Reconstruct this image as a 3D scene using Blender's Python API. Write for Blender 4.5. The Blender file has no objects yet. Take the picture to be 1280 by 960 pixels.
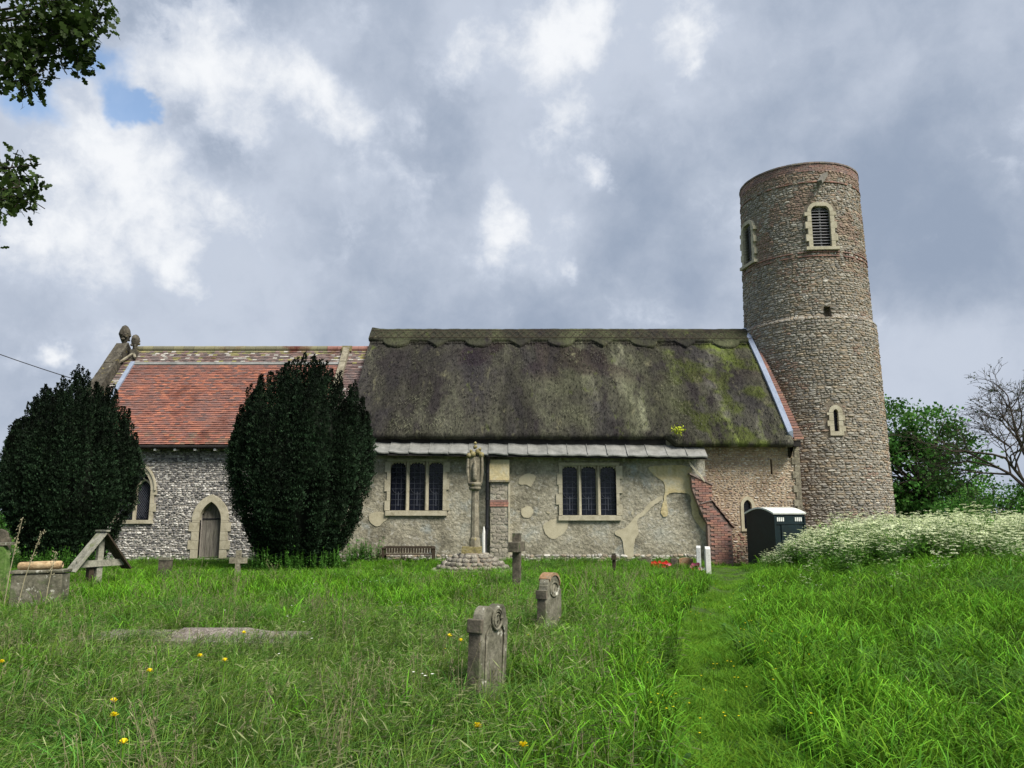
import bpy, math, random
import numpy as np
from mathutils import Vector, Matrix
rnd = random.Random(7)
rng = np.random.default_rng(11)
PI = math.pi
SC = bpy.context.scene
COL = SC.collection
# ------------------------------------------------------------ camera
F, PITCH, EYE = 950.0, math.radians(9.6), 1.6
cam_d = bpy.data.cameras.new('camera')
cam = bpy.data.objects.new('camera', cam_d); COL.objects.link(cam)
cam_d.sensor_fit = 'HORIZONTAL'; cam_d.sensor_width = 36.0; cam_d.lens = F / 1280 * 36
cam_d.clip_start = 0.05; cam_d.clip_end = 6000
cam.location = (0, 0, EYE); cam.rotation_euler = (PI / 2 + PITCH, 0, 0)
SC.camera = cam
CP, SP = math.cos(PITCH), math.sin(PITCH)
def ray(px, py):
    dx, dy = (px - 640) / F, (480 - py) / F
    return dx, CP - dy * SP, SP + dy * CP
def wp(px, py, Y):
    d = ray(px, py); t = Y / d[1]
    return d[0] * t, EYE + d[2] * t
def WX(px, py, Y): return wp(px, py, Y)[0]
def WZ(py, Y): return wp(640, py, Y)[1]
# ------------------------------------------------------------ render / light
SC.view_settings.view_transform = 'Standard'; SC.view_settings.look = 'None'
SC.view_settings.exposure = 1.05; SC.view_settings.gamma = 1.0
SUN_EL, SUN_AZ = math.radians(50), math.radians(62)      # azimuth measured from +Y behind camera side: see below
sun_dir = Vector((math.cos(SUN_EL) * 0.72, math.cos(SUN_EL) * -0.69, math.sin(SUN_EL))).normalized()   # towards the sun
sd = bpy.data.lights.new('sun', 'SUN'); sd.energy = 3.0; sd.angle = math.radians(25); sd.color = (1.0, 0.93, 0.82)
so = bpy.data.objects.new('sun', sd); COL.objects.link(so)
so.rotation_euler = (-sun_dir).to_track_quat('-Z', 'Y').to_euler(); so.location = (20, -10, 30)
W = bpy.data.worlds.new('World'); SC.world = W; W.use_nodes = True
nt = W.node_tree; N = nt.nodes; L = nt.links; N.clear()
def wn(t, **k):
    n = N.new(t)
    for a, b in k.items(): setattr(n, a, b)
    return n
out = wn('ShaderNodeOutputWorld'); bg = wn('ShaderNodeBackground'); bg.inputs[1].default_value = 0.1
L.new(bg.outputs[0], out.inputs[0])
sky = wn('ShaderNodeTexSky', sky_type='NISHITA', sun_disc=False)
sky.sun_elevation = SUN_EL; sky.sun_rotation = math.atan2(sun_dir.x, sun_dir.y)
tc = wn('ShaderNodeTexCoord')
def wmath(op, a, b=None, c=None):
    n = wn('ShaderNodeMath', operation=op)
    for i, v in enumerate((a, b, c)):
        if v is None: continue
        if isinstance(v, (int, float)): n.inputs[i].default_value = v
        else: L.new(v, n.inputs[i])
    return n.outputs[0]
def wnoise(scale, detail, rough, vec, dist=0.0):
    n = wn('ShaderNodeTexNoise'); n.inputs['Scale'].default_value = scale; n.inputs['Detail'].default_value = detail
    n.inputs['Roughness'].default_value = rough; n.inputs['Distortion'].default_value = dist; L.new(vec, n.inputs['Vector']); return n
def warped(scale, amt):
    w_ = wnoise(scale, 6, 0.6, tc.outputs['Generated'])
    a = wn('ShaderNodeVectorMath', operation='SUBTRACT'); L.new(w_.outputs['Color'], a.inputs[0]); a.inputs[1].default_value = (.5, .5, .5)
    b = wn('ShaderNodeVectorMath', operation='SCALE'); L.new(a.outputs[0], b.inputs[0]); b.inputs['Scale'].default_value = amt
    c = wn('ShaderNodeVectorMath', operation='ADD'); L.new(b.outputs[0], c.inputs[0]); L.new(tc.outputs['Generated'], c.inputs[1]); return c.outputs[0]
vecw = warped(5.0, 0.16); vecs = warped(14.0, 0.035)
def blob(px, py, r, amp, prev):
    d = Vector(ray(px, py)).normalized()
    n = wn('ShaderNodeVectorMath', operation='DISTANCE'); L.new(vecw, n.inputs[0]); n.inputs[1].default_value = d
    m = wn('ShaderNodeMapRange', interpolation_type='SMOOTHSTEP'); L.new(n.outputs['Value'], m.inputs[0])
    m.inputs[1].default_value = r / F; m.inputs[2].default_value = 0.0; m.inputs[3].default_value = 0; m.inputs[4].default_value = amp
    return wmath('ADD', m.outputs[0], prev)
def smooth(src, a, b, lo=0.0, hi=1.0):
    m = wn('ShaderNodeMapRange', interpolation_type='SMOOTHSTEP'); L.new(src, m.inputs[0])
    for k_, v_ in enumerate((a, b, lo, hi)): m.inputs[k_ + 1].default_value = v_
    return m.outputs[0]
def wmix(a, b, f):
    m = wn('ShaderNodeMix', data_type='RGBA'); L.new(f, m.inputs[0])
    for s_, k_ in ((a, 6), (b, 7)):
        if isinstance(s_, tuple): m.inputs[k_].default_value = (*[10 * x for x in s_], 1)
        else: L.new(s_, m.inputs[k_])
    return m.outputs[2]
big = wnoise(2.4, 4, 0.5, vecs).outputs['Fac']; mid = wnoise(6.0, 8, 0.58, vecs).outputs['Fac']; fine = wnoise(11.0, 12, 0.62, vecs).outputs['Fac']
# grey cloud deck
g = wmath('MULTIPLY_ADD', big, 1.0, wmath('MULTIPLY_ADD', mid, 1.0, wmath('MULTIPLY', fine, .5))); g = wmath('SUBTRACT', g, .74)
for c in [(300, 170, 85, -.45), (480, 70, 220, -.18), (420, 300, 200, -.16), (1180, 290, 210, -.36), (1000, 120, 280, -.10), (100, 400, 180, -.05), (760, 150, 120, -.12), (560, 230, 120, -.12), (900, 330, 200, -.06),
          (170, 290, 260, .35), (60, 120, 200, .30), (640, 260, 170, .30), (720, 60, 200, .30), (380, 120, 150, .25), (1180, 470, 190, .40), (1180, 90, 200, .18), (860, 60, 150, .2)]: g = blob(*c, g)
grey = wmix((.150, .182, .238), (.275, .303, .355), smooth(g, .12, .85))
# sunlit cloud edges
b = wmath('MULTIPLY_ADD', mid, 1.1, wmath('MULTIPLY_ADD', fine, 1.5, -1.28))
for c in [(150, 300, 150, .42), (60, 200, 150, .42), (30, 300, 100, .2), (190, 80, 150, .36), (240, 30, 120, .28), (280, 100, 90, .2), (210, 345, 45, .45), (300, 285, 60, .36), (240, 240, 90, .3), (415, 150, 70, .50), (375, 110, 60, .3),
          (640, 260, 62, .55), (612, 315, 50, .40), (700, 180, 70, .36), (690, 40, 90, .46), (740, 10, 90, .3), (775, 228, 40, .58), (860, 50, 75, .46), (885, 95, 35, .4), (708, 322, 24, .5),
          (60, 443, 28, .75), (1112, 400, 40, .30), (12, 445, 40, .4),
          (690, 170, 260, .20), (150, 220, 330, .14), (360, 90, 170, .14), (660, 330, 120, .12), (560, 90, 90, .12), (820, 150, 120, .12), (480, 400, 90, .08)]: b = blob(*c, b)
lit = wmix((.265, .295, .35), (.445, .455, .47), smooth(b, .25, .85))
cloud = wmix(grey, lit, smooth(b, .14, .44))
gap = wmath('MULTIPLY_ADD', fine, .9, -.45)
for c in [(178, 140, 55, 1.0), (210, 150, 30, .6), (138, 62, 60, .7), (85, 55, 50, .4), (345, 392, 30, .3), (30, 95, 60, .6), (60, 150, 60, .35), (1070, 480, 60, .25)]: gap = blob(*c, gap)
gapm = wmath('MULTIPLY', smooth(gap, .30, .75), .85)
skyb = wn('ShaderNodeVectorMath', operation='MULTIPLY'); L.new(sky.outputs[0], skyb.inputs[0]); skyb.inputs[1].default_value = (1.0, 1.05, 1.05)
mx = wn('ShaderNodeMix', data_type='RGBA'); L.new(gapm, mx.inputs[0]); L.new(cloud, mx.inputs[6]); L.new(skyb.outputs[0], mx.inputs[7])
L.new(mx.outputs[2], bg.inputs[0])
# ------------------------------------------------------------ helpers
def hash3(i, j, k):
    n = (i * 374761393 + j * 668265263 + k * 2147483647 + 1013904223) & 0xffffffff
    n = ((n ^ (n >> 13)) * 1274126177) & 0xffffffff
    return ((n ^ (n >> 16)) & 0xffff) / 65535.0
def vnoise(x, y, z=0.0, s=1.0):
    x = np.asarray(x, float) * s; y = np.asarray(y, float) * s; z = np.asarray(z, float) * s + 0 * x
    xi, yi, zi = np.floor(x).astype(np.int64), np.floor(y).astype(np.int64), np.floor(z).astype(np.int64)
    fx, fy, fz = x - xi, y - yi, z - zi
    fx, fy, fz = (f * f * (3 - 2 * f) for f in (fx, fy, fz))
    r = 0
    for a in (0, 1):
        for b in (0, 1):
            for c in (0, 1):
                w = (fx if a else 1 - fx) * (fy if b else 1 - fy) * (fz if c else 1 - fz)
                r = r + w * hash3(xi + a, yi + b, zi + c)
    return r
def fbm(x, y, z=0.0, s=1.0, o=4):
    r, a, t = 0, 1.0, 0
    for i in range(o):
        r = r + a * vnoise(x, y, z, s * 2 ** i); t += a; a *= .5
    return r / t
def ss(v, a, b):
    t = np.clip((np.asarray(v, float) - a) / (b - a), 0, 1); return t * t * (3 - 2 * t)
def props(o, label=None, cat=None, group=None, kind=None):
    if label: o['label'] = label
    if cat: o['category'] = cat
    if group: o['group'] = group
    if kind: o['kind'] = kind
    return o
def thing(name, label, cat, loc=(0, 0, 0), group=None):
    o = bpy.data.objects.new(name, None); COL.objects.link(o); o.location = loc; o.empty_display_size = .2
    return props(o, label, cat, group)
class MB:
    def __init__(s): s.V, s.F, s.C, s.M, s.n = [], [], [], [], 0
    def add(s, v, f, c=None, mi=0):
        v = np.asarray(v, float).reshape(-1, 3)
        if not isinstance(f, np.ndarray):
            by = {}
            for q in f: by.setdefault(len(q), []).append(q)
            for q in by.values():
                q = np.asarray(q, np.int64); s.F.append(q + s.n); s.M.append(np.full(len(q), mi))
        else:
            s.F.append(f + s.n); s.M.append(np.full(len(f), mi))
        s.V.append(v)
        cc = np.ones((len(v), 3)) * .5 if c is None else np.broadcast_to(np.asarray(c, float), (len(v), 3))
        s.C.append(cc); s.n += len(v); return s
    def box(s, x0, x1, y0, y1, z0, z1, c=None, mi=0, j=0.0):
        v = np.array([(x, y, z) for x in (x0, x1) for y in (y0, y1) for z in (z0, z1)], float)
        if j: v = v + rng.uniform(-j, j, v.shape)
        return s.add(v, BOXF, c, mi)
    def obox(s, c, u, v, w, col=None, mi=0):
        c, u, v, w = (np.asarray(a, float) for a in (c, u, v, w))
        return s.add([c + a * u + b * v + d * w for a in (-1, 1) for b in (-1, 1) for d in (-1, 1)], BOXF, col, mi)
    def bar(s, a, b, w, h, up=(0, 0, 1), col=None, mi=0):
        a, b = np.asarray(a, float), np.asarray(b, float); d = b - a; ln = np.linalg.norm(d); d /= ln
        sd_ = np.cross(d, up); sd_ /= np.linalg.norm(sd_) + 1e-9; u = np.cross(sd_, d)
        return s.obox((a + b) / 2, d * ln / 2, sd_ * w / 2, u * h / 2, col, mi)
    def tube(s, pts, rad, n=8, col=None, mi=0, caps=True):
        pts = [np.asarray(p, float) for p in pts]
        if isinstance(rad, (int, float)): rad = [rad] * len(pts)
        base = []; k = len(pts); ref = None
        for i, p in enumerate(pts):
            d = pts[min(i + 1, k - 1)] - pts[max(i - 1, 0)]; d = d / (np.linalg.norm(d) + 1e-9)
            if ref is None: ref = np.array((0, 0, 1.)) if abs(d[2]) < .9 else np.array((1., 0, 0))
            a = np.cross(d, ref); a /= np.linalg.norm(a) + 1e-9; b = np.cross(d, a); ref = np.cross(a, d)
            for j in range(n):
                t = 2 * PI * j / n; base.append(p + rad[i] * (math.cos(t) * a + math.sin(t) * b))
        f = [(i * n + j, i * n + (j + 1) % n, (i + 1) * n + (j + 1) % n, (i + 1) * n + j) for i in range(k - 1) for j in range(n)]
        if caps: f += [tuple(range(n)), tuple(reversed(range((k - 1) * n, k * n)))]
        return s.add(base, f, col, mi)
    def lathe(s, prof, c=(0, 0, 0), n=16, col=None, mi=0, sx=1, sy=1):
        v = [(c[0] + r * sx * math.cos(2 * PI * j / n), c[1] + r * sy * math.sin(2 * PI * j / n), c[2] + z) for r, z in prof for j in range(n)]
        k = len(prof)
        f = [(i * n + j, i * n + (j + 1) % n, (i + 1) * n + (j + 1) % n, (i + 1) * n + j) for i in range(k - 1) for j in range(n)]
        f += [tuple(reversed(range(n))), tuple(range((k - 1) * n, k * n))]
        return s.add(v, f, col, mi)
    def prism(s, poly, fn, d0, d1, col=None, mi=0):
        """poly: (u, v) outline; fn(u, v, d) -> point"""
        n = len(poly)
        v = [fn(u, w, d0) for u, w in poly] + [fn(u, w, d1) for u, w in poly]
        f = [tuple(range(n)), tuple(reversed(range(n, 2 * n)))] + [(i, i + n, (i + 1) % n + n, (i + 1) % n) for i in range(n)]
        return s.add(v, f, col, mi)
    def strip(s, A, B, fn, d0, d1, col=None, mi=0):
        n = len(A)
        v = [fn(*p, d0) for p in A] + [fn(*p, d0) for p in B] + [fn(*p, d1) for p in A] + [fn(*p, d1) for p in B]
        f = []
        for i in range(n - 1):
            f += [(i, i + 1, n + i + 1, n + i), (2 * n + i, 3 * n + i, 3 * n + i + 1, 2 * n + i + 1), (i, 2 * n + i, 2 * n + i + 1, i + 1),
                  (n + i, n + i + 1, 3 * n + i + 1, 3 * n + i)]
        f += [(0, n, 3 * n, 2 * n), (n - 1, 3 * n - 1, 4 * n - 1, 2 * n - 1)]
        return s.add(v, f, col, mi)
    def build(s, name, mat, parent=None, smooth=False, label=None, category=None, kind=None, group=None):
        me = bpy.data.meshes.new(name)
        V = np.concatenate(s.V); C = np.concatenate(s.C)
        root = parent
        while root is not None and root.parent is not None: root = root.parent
        if root is not None: V = V - np.array(root.location)
        me.vertices.add(len(V)); me.vertices.foreach_set('co', V.ravel())
        nl = sum(f.size for f in s.F); nf = sum(len(f) for f in s.F)
        me.loops.add(nl); me.loops.foreach_set('vertex_index', np.concatenate([f.ravel() for f in s.F]).astype(np.int32))
        tot = np.concatenate([np.full(len(f), f.shape[1]) for f in s.F])
        me.polygons.add(nf); me.polygons.foreach_set('loop_start', np.concatenate([[0], np.cumsum(tot)[:-1]]).astype(np.int32))
        me.polygons.foreach_set('material_index', np.concatenate(s.M).astype(np.int32))
        me.polygons.foreach_set('use_smooth', np.full(nf, smooth))
        me.update(calc_edges=True)
        a = me.color_attributes.new('col', 'FLOAT_COLOR', 'POINT')
        a.data.foreach_set('color', np.concatenate([C, np.ones((len(C), 1))], 1).ravel())
        me.validate()
        for m in (mat if isinstance(mat, (list, tuple)) else [mat]): me.materials.append(m)
        o = bpy.data.objects.new(name, me); COL.objects.link(o)
        if parent is not None: o.parent = parent
        return props(o, label, category, group, kind)
BOXF = np.array([(0, 1, 3, 2), (4, 6, 7, 5), (0, 4, 5, 1), (2, 3, 7, 6), (0, 2, 6, 4), (1, 5, 7, 3)])
def inst(src, parent, loc=(0, 0, 0), rot=(0, 0, 0), scl=(1, 1, 1), name=None):
    o = src.copy(); COL.objects.link(o); o.parent = parent; o.location = loc; o.rotation_euler = rot; o.scale = scl
    if name: o.name = name
    return o
# ------------------------------------------------------------ materials
def newmat(name):
    m = bpy.data.materials.new(name); m.use_nodes = True; t = m.node_tree; t.nodes.clear()
    o = t.nodes.new('ShaderNodeOutputMaterial'); b = t.nodes.new('ShaderNodeBsdfPrincipled'); t.links.new(b.outputs[0], o.inputs[0])
    return m, t, b, o
def surf(name, cols, scale=3.0, rough=.9, fine=(40, .35), bump=(60, .02), coord='Object', attr=None, stretch=(1, 1, 1), detail=6, pos=None, spec=.3, metal=0,
         overlay=None, transl=0.0, rand=0.0, dist=0.5):
    """cols: 2-5 colours over a noise ramp; attr: 'mul' / 'base' uses the col attribute; overlay: (colour, scale, lo, hi)"""
    m, t, b, o = newmat(name); n = t.nodes; l = t.links
    def mk(ty, **k):
        q = n.new(ty)
        for a, c in k.items(): setattr(q, a, c)
        return q
    if coord == 'World': vec = mk('ShaderNodeNewGeometry').outputs['Position']
    else: vec = mk('ShaderNodeTexCoord').outputs['Object']
    mp = mk('ShaderNodeMapping'); l.new(vec, mp.inputs[0]); mp.inputs['Scale'].default_value = stretch; vec = mp.outputs[0]
    def nz(s, d, r=.55, ds=0.0, off=0):
        q = mk('ShaderNodeTexNoise'); q.inputs['Scale'].default_value = s; q.inputs['Detail'].default_value = d; q.inputs['Roughness'].default_value = r
        q.inputs['Distortion'].default_value = ds
        if off:
            a = mk('ShaderNodeVectorMath', operation='ADD'); l.new(vec, a.inputs[0]); a.inputs[1].default_value = (off, off * .7, -off); l.new(a.outputs[0], q.inputs[0])
        else: l.new(vec, q.inputs[0])
        return q.outputs['Fac']
    r = mk('ShaderNodeValToRGB'); l.new(nz(scale, detail, .6, dist), r.inputs[0]); e = r.color_ramp.elements
    k = len(cols)
    while len(e) < k: e.new(.5)
    for i, c in enumerate(cols):
        e[i].position = (pos[i] if pos else .32 + .36 * i / (k - 1)); e[i].color = (*c, 1)
    colr = r.outputs[0]
    def mix(a, bb, fac, mode='MIX'):
        q = mk('ShaderNodeMix', data_type='RGBA', blend_type=mode)
        if isinstance(fac, float): q.inputs[0].default_value = fac
        else: l.new(fac, q.inputs[0])
        for s_, i in ((a, 6), (bb, 7)):
            if isinstance(s_, tuple): q.inputs[i].default_value = (*s_, 1)
            else: l.new(s_, q.inputs[i])
        return q.outputs[2]
    def mr(src, a, bb, c, d):
        q = mk('ShaderNodeMapRange'); l.new(src, q.inputs[0])
        for i, v_ in enumerate((a, bb, c, d)): q.inputs[i + 1].default_value = v_
        return q.outputs[0]
    if attr:
        at = mk('ShaderNodeAttribute'); at.attribute_name = 'col'
        if attr == 'mul': colr = mix(colr, at.outputs['Color'], 1.0, 'MULTIPLY'); 
        else: colr = mix(colr, at.outputs['Color'], .85)
    if overlay:
        for (oc, os_, lo, hi) in (overlay if isinstance(overlay, list) else [overlay]):
            colr = mix(colr, oc, mr(nz(os_, 6, .65, .3, os_ * 3.1 + 5), lo, hi, 0, 1))
    if fine:
        f = mr(nz(fine[0], 4, .6), .25, .75, 1 - fine[1], 1 + fine[1])
        q = mk('ShaderNodeVectorMath', operation='SCALE'); l.new(colr, q.inputs[0]); l.new(f, q.inputs['Scale']); colr = q.outputs[0]
    if rand:
        oi = mk('ShaderNodeObjectInfo'); f = mr(oi.outputs['Random'], 0, 1, 1 - rand, 1 + rand)
        q = mk('ShaderNodeVectorMath', operation='SCALE'); l.new(colr, q.inputs[0]); l.new(f, q.inputs['Scale']); colr = q.outputs[0]
    l.new(colr, b.inputs['Base Color']); b.inputs['Roughness'].default_value = rough; b.inputs['Metallic'].default_value = metal
    b.inputs['Specular IOR Level'].default_value = spec
    if bump:
        bp = mk('ShaderNodeBump'); bp.inputs['Strength'].default_value = 1.0; bp.inputs['Distance'].default_value = bump[1]
        l.new(nz(bump[0], 6, .65), bp.inputs['Height']); l.new(bp.outputs[0], b.inputs['Normal'])
    if transl:
        tr = mk('ShaderNodeBsdfTranslucent'); l.new(colr, tr.inputs[0]); ms = mk('ShaderNodeMixShader'); ms.inputs[0].default_value = transl
        l.new(b.outputs[0], ms.inputs[1]); l.new(tr.outputs[0], ms.inputs[2]); l.new(ms.outputs[0], o.inputs[0])
    return m
M = {}
M['flint'] = surf('flint_stone', [(.5, .5, .5), (.5, .5, .5)], attr='base', fine=(30, .35), bump=(40, .01), coord='World', rough=.7)
M['flint'].node_tree.nodes['Principled BSDF'].inputs['Roughness'].default_value = .75
M['mortar_grey'] = surf('flint_wall_mortar', [(.20, .19, .17), (.30, .28, .25), (.36, .34, .31)], 2.0, coord='World', bump=(25, .03))
M['mortar_tower'] = surf('tower_mortar', [(.15, .13, .10), (.21, .18, .14), (.25, .20, .14)], .8, coord='World', bump=(20, .04))
M['mortar_buff'] = surf('buff_mortar', [(.24, .18, .12), (.36, .28, .19), (.44, .36, .26)], 1.4, coord='World', bump=(18, .04), fine=(14, .3))
M['render'] = surf('old_rendered_wall', [(.155, .145, .11), (.24, .225, .17), (.335, .315, .245), (.34, .34, .29)], 1.1, coord='World', bump=(9, .06), fine=(11, .42),
                   overlay=[((.40, .39, .34), 7.0, .56, .66), ((.30, .34, .34), .9, .57, .72), ((.12, .09, .06), 14.0, .62, .70)])
M['plaster'] = surf('smooth_lime_patch', [(.35, .32, .225), (.43, .395, .285), (.48, .445, .33)], 3.0, coord='World', bump=(30, .006), fine=(20, .10))
M['plaster_yellow'] = surf('ochre_lime_plaster', [(.38, .32, .17), (.50, .43, .25), (.46, .44, .33)], 2.2, coord='World', bump=(14, .02), fine=(12, .18))
M['limestone'] = surf('pale_limestone', [(.31, .285, .205), (.41, .38, .285), (.48, .45, .35)], 5.0, coord='World', bump=(40, .006), fine=(30, .15),
                      overlay=((.24, .22, .15), 3.0, .60, .72))
M['limestone_old'] = surf('weathered_limestone', [(.11, .10, .075), (.21, .19, .14), (.31, .29, .22)], 6.0, coord='World', bump=(30, .012), fine=(26, .25),
                          overlay=[((.26, .22, .07), 6.0, .62, .70), ((.42, .42, .37), 11., .63, .70)])
M['coping_dark'] = surf('dark_lichened_coping', [(.030, .027, .022), (.065, .058, .045), (.12, .11, .085)], 5.0, coord='World', bump=(30, .012), fine=(26, .3), overlay=[((.20, .17, .05), 4.0, .60, .70), ((.36, .36, .32), 9., .64, .70)])
M['lichen_stone'] = surf('lichen_yellow_stone', [(.12, .105, .06), (.25, .215, .09), (.27, .25, .18)], 9.0, bump=(30, .02), fine=(26, .3))
M['brick'] = surf('old_red_brick', [(.5, .5, .5), (.5, .5, .5)], attr='base', coord='World', fine=(22, .3), bump=(35, .008),
                  overlay=((.16, .12, .08), 2.5, .58, .72))
M['tile'] = surf('clay_roof_tile', [(.5, .5, .5), (.5, .5, .5)], attr='base', coord='World', fine=(25, .25), bump=(40, .005), rough=.95, spec=.08, overlay=((.11, .045, .035), .9, .52, .72))
M['thatch'] = surf('weathered_thatch', [(.026, .025, .025), (.037, .036, .032), (.050, .050, .037), (.070, .073, .048), (.098, .102, .068)], .55, coord='World',
                   stretch=(1.0, .42, .42), bump=(26, .06), fine=(13, .42), rough=1.0, attr='mul', spec=.1,
                   overlay=[((.15, .145, .09), 3.2, .60, .74), ((.030, .027, .027), 1.3, .52, .66), ((.085, .105, .03), 2.0, .62, .75)])
M['lead'] = surf('weathered_lead', [(.17, .175, .165), (.25, .255, .24), (.32, .325, .31)], 2.5, coord='World', rough=.45, metal=.25, bump=(12, .01), fine=(20, .12), spec=.5)
M['lead_blue'] = surf('blue_grey_lead', [(.22, .27, .36), (.32, .37, .47)], 2.5, coord='World', rough=.5, metal=.2, bump=(12, .01), fine=(20, .12))
M['dark_wood'] = surf('blackened_timber', [(.012, .011, .012), (.03, .027, .025)], 4.0, coord='World', bump=(30, .01))
M['glass'] = surf('leaded_glass', [(.004, .005, .011), (.009, .011, .022)], 6.0, coord='World', rough=.22, fine=None, bump=(7, .012), spec=.35)
M['came'] = surf('lead_came', [(.05, .055, .075), (.09, .10, .13)], 6.0, coord='World', rough=.6, fine=None, bump=None)
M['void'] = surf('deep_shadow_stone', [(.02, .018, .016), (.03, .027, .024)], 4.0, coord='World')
M['old_wood'] = surf('weathered_grey_wood', [(.09, .085, .075), (.17, .16, .14), (.24, .23, .20)], 5.0, stretch=(6, 6, .6), bump=(30, .012), fine=(30, .25),
                     overlay=((.10, .13, .05), 4.0, .60, .72))
M['wood_x'] = surf('lichened_grey_board', [(.13, .13, .105), (.25, .245, .20), (.33, .33, .27)], 7.0, bump=(30, .012), fine=(30, .25), overlay=((.12, .15, .05), 4.0, .56, .70))
M['brown_wood'] = surf('dark_brown_wood', [(.030, .022, .015), (.06, .045, .03)], 5.0, stretch=(6, 6, .8), bump=(30, .008), overlay=((.16, .15, .12), 5, .62, .7))
M['louvre'] = surf('grey_louvre_board', [(.13, .13, .14), (.20, .20, .21)], 5.0, coord='World', bump=None)
M['iron'] = surf('black_iron_pipe', [(.012, .013, .016), (.025, .026, .03)], 5.0, rough=.5, bump=None)
M['white_paint'] = surf('white_paint', [(.58, .58, .55), (.72, .72, .70)], 5.0, rough=.6, bump=None)
M['marble'] = surf('grey_white_marble', [(.42, .44, .44), (.62, .63, .63)], 5.0, rough=.5, bump=(30, .003), overlay=((.25, .27, .22), 3.5, .6, .75))
M['headstone'] = surf('mossy_grey_headstone', [(.065, .065, .045), (.135, .13, .095), (.22, .21, .165)], 6.0, bump=(22, .012), fine=(28, .35),
                      overlay=[((.09, .12, .05), 4.0, .55, .68), ((.42, .42, .36), 9.0, .60, .64), ((.05, .05, .04), 5.0, .60, .72)])
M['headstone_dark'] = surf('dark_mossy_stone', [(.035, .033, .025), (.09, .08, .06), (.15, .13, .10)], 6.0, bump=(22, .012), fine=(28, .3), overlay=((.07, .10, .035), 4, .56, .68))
M['headstone_orange'] = surf('orange_lichen_stone', [(.15, .09, .05), (.27, .16, .085), (.26, .22, .16)], 8.0, bump=(22, .01), fine=(28, .3))
M['tan_stone'] = surf('tan_lichen_stone', [(.16, .10, .05), (.38, .27, .15), (.46, .36, .22)], 7.0, bump=(30, .012), fine=(24, .3), overlay=((.05, .04, .03), 8, .6, .7))
M['green_stone'] = surf('green_algae_stone', [(.045, .09, .02), (.09, .17, .035), (.20, .25, .11)], 6.0, bump=(22, .01), fine=(28, .3))
M['cobble'] = surf('cobble_stone', [(.10, .09, .075), (.20, .185, .155), (.34, .32, .28)], 5.0, bump=(22, .008), rand=.35, overlay=((.10, .12, .03), 3, .56, .7))
M['plastic'] = surf('dark_green_plastic', [(.003, .010, .012), (.005, .017, .021)], 2.0, rough=.45, bump=None, fine=(12, .2), spec=.4)
M['roof_plastic'] = surf('translucent_white_plastic', [(.55, .58, .55), (.70, .73, .70)], 3.0, rough=.5, bump=None)
M['bark'] = surf('bark', [(.03, .024, .018), (.075, .06, .045)], 6.0, stretch=(3, 3, .6), bump=(20, .03))
M['soil'] = surf('turf_ground', [(.030, .050, .012), (.048, .085, .016), (.065, .115, .02)], 1.6, coord='World', bump=(30, .04), fine=(25, .45),
                 overlay=((.085, .075, .035), 2.4, .62, .74))
M['cable'] = surf('black_cable', [(.02, .02, .022), (.03, .03, .032)], 4, bump=None)
M['gravel'] = surf('pebbled_concrete', [(.10, .09, .075), (.20, .175, .155), (.32, .29, .26)], 22.0, bump=(45, .02), fine=(50, .45), overlay=((.12, .14, .05), 5, .6, .7))
def leafmat(name, c, tr=.35, rough=.55, rand=.2, spec=.12):
    return surf(name, [tuple(x * .8 for x in c), tuple(x * 1.2 for x in c)], .9, coord='World', rough=rough, bump=None, fine=None, attr='mul2' and 'mul', transl=tr, rand=rand, spec=spec)
# attribute multiplies: colours in 'col' are given around 1.0
M['yew'] = leafmat('yew_needles', (.015, .031, .015), .12, .7, 0)
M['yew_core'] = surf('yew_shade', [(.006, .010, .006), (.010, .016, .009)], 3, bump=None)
M['leaf'] = leafmat('sycamore_leaf', (.055, .15, .032), .3, .5, 0)
M['leaf2'] = leafmat('bush_leaf', (.065, .18, .034), .3, .5, 0)
M['leaf_oak'] = leafmat('oak_leaf', (.032, .060, .018), .25, .45, 0)
M['grass'] = leafmat('lush_grass', (.112, .29, .024), .30, .6, .38)
M['grass_dry'] = leafmat('seeding_grass', (.098, .195, .038), .20, .6, .34)
M['grass_dark'] = leafmat('tussock_grass', (.075, .20, .034), .3, .5, .2)
M['grass_short'] = leafmat('trodden_grass', (.115, .27, .026), .3, .6, .2)
M['parsley'] = leafmat('cow_parsley', (1, 1, 1), .3, .6, .08)
def flat(name, c, rough=.6, tr=0.0): return surf(name, [tuple(x * .85 for x in c), tuple(x * 1.1 for x in c)], 30, bump=None, fine=None, rough=rough, transl=tr)
M['petal_yellow'] = flat('yellow_petal', (.80, .66, .01), .6, .2); M['petal_red'] = flat('red_petal', (.62, .03, .02)); M['petal_pink'] = flat('pink_petal', (.72, .16, .28))
M['petal_white'] = flat('white_petal', (.8, .8, .76)); M['stalk'] = flat('faded_grass_stalk', (.23, .215, .12), .8, .2); M['weed'] = leafmat('dock_leaf', (.070, .165, .040), .25, .55, .25); M['straw'] = flat('dry_straw', (.34, .31, .20), .8); M['moss'] = flat('yellow_green_moss', (.36, .42, .03), .9)
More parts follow.
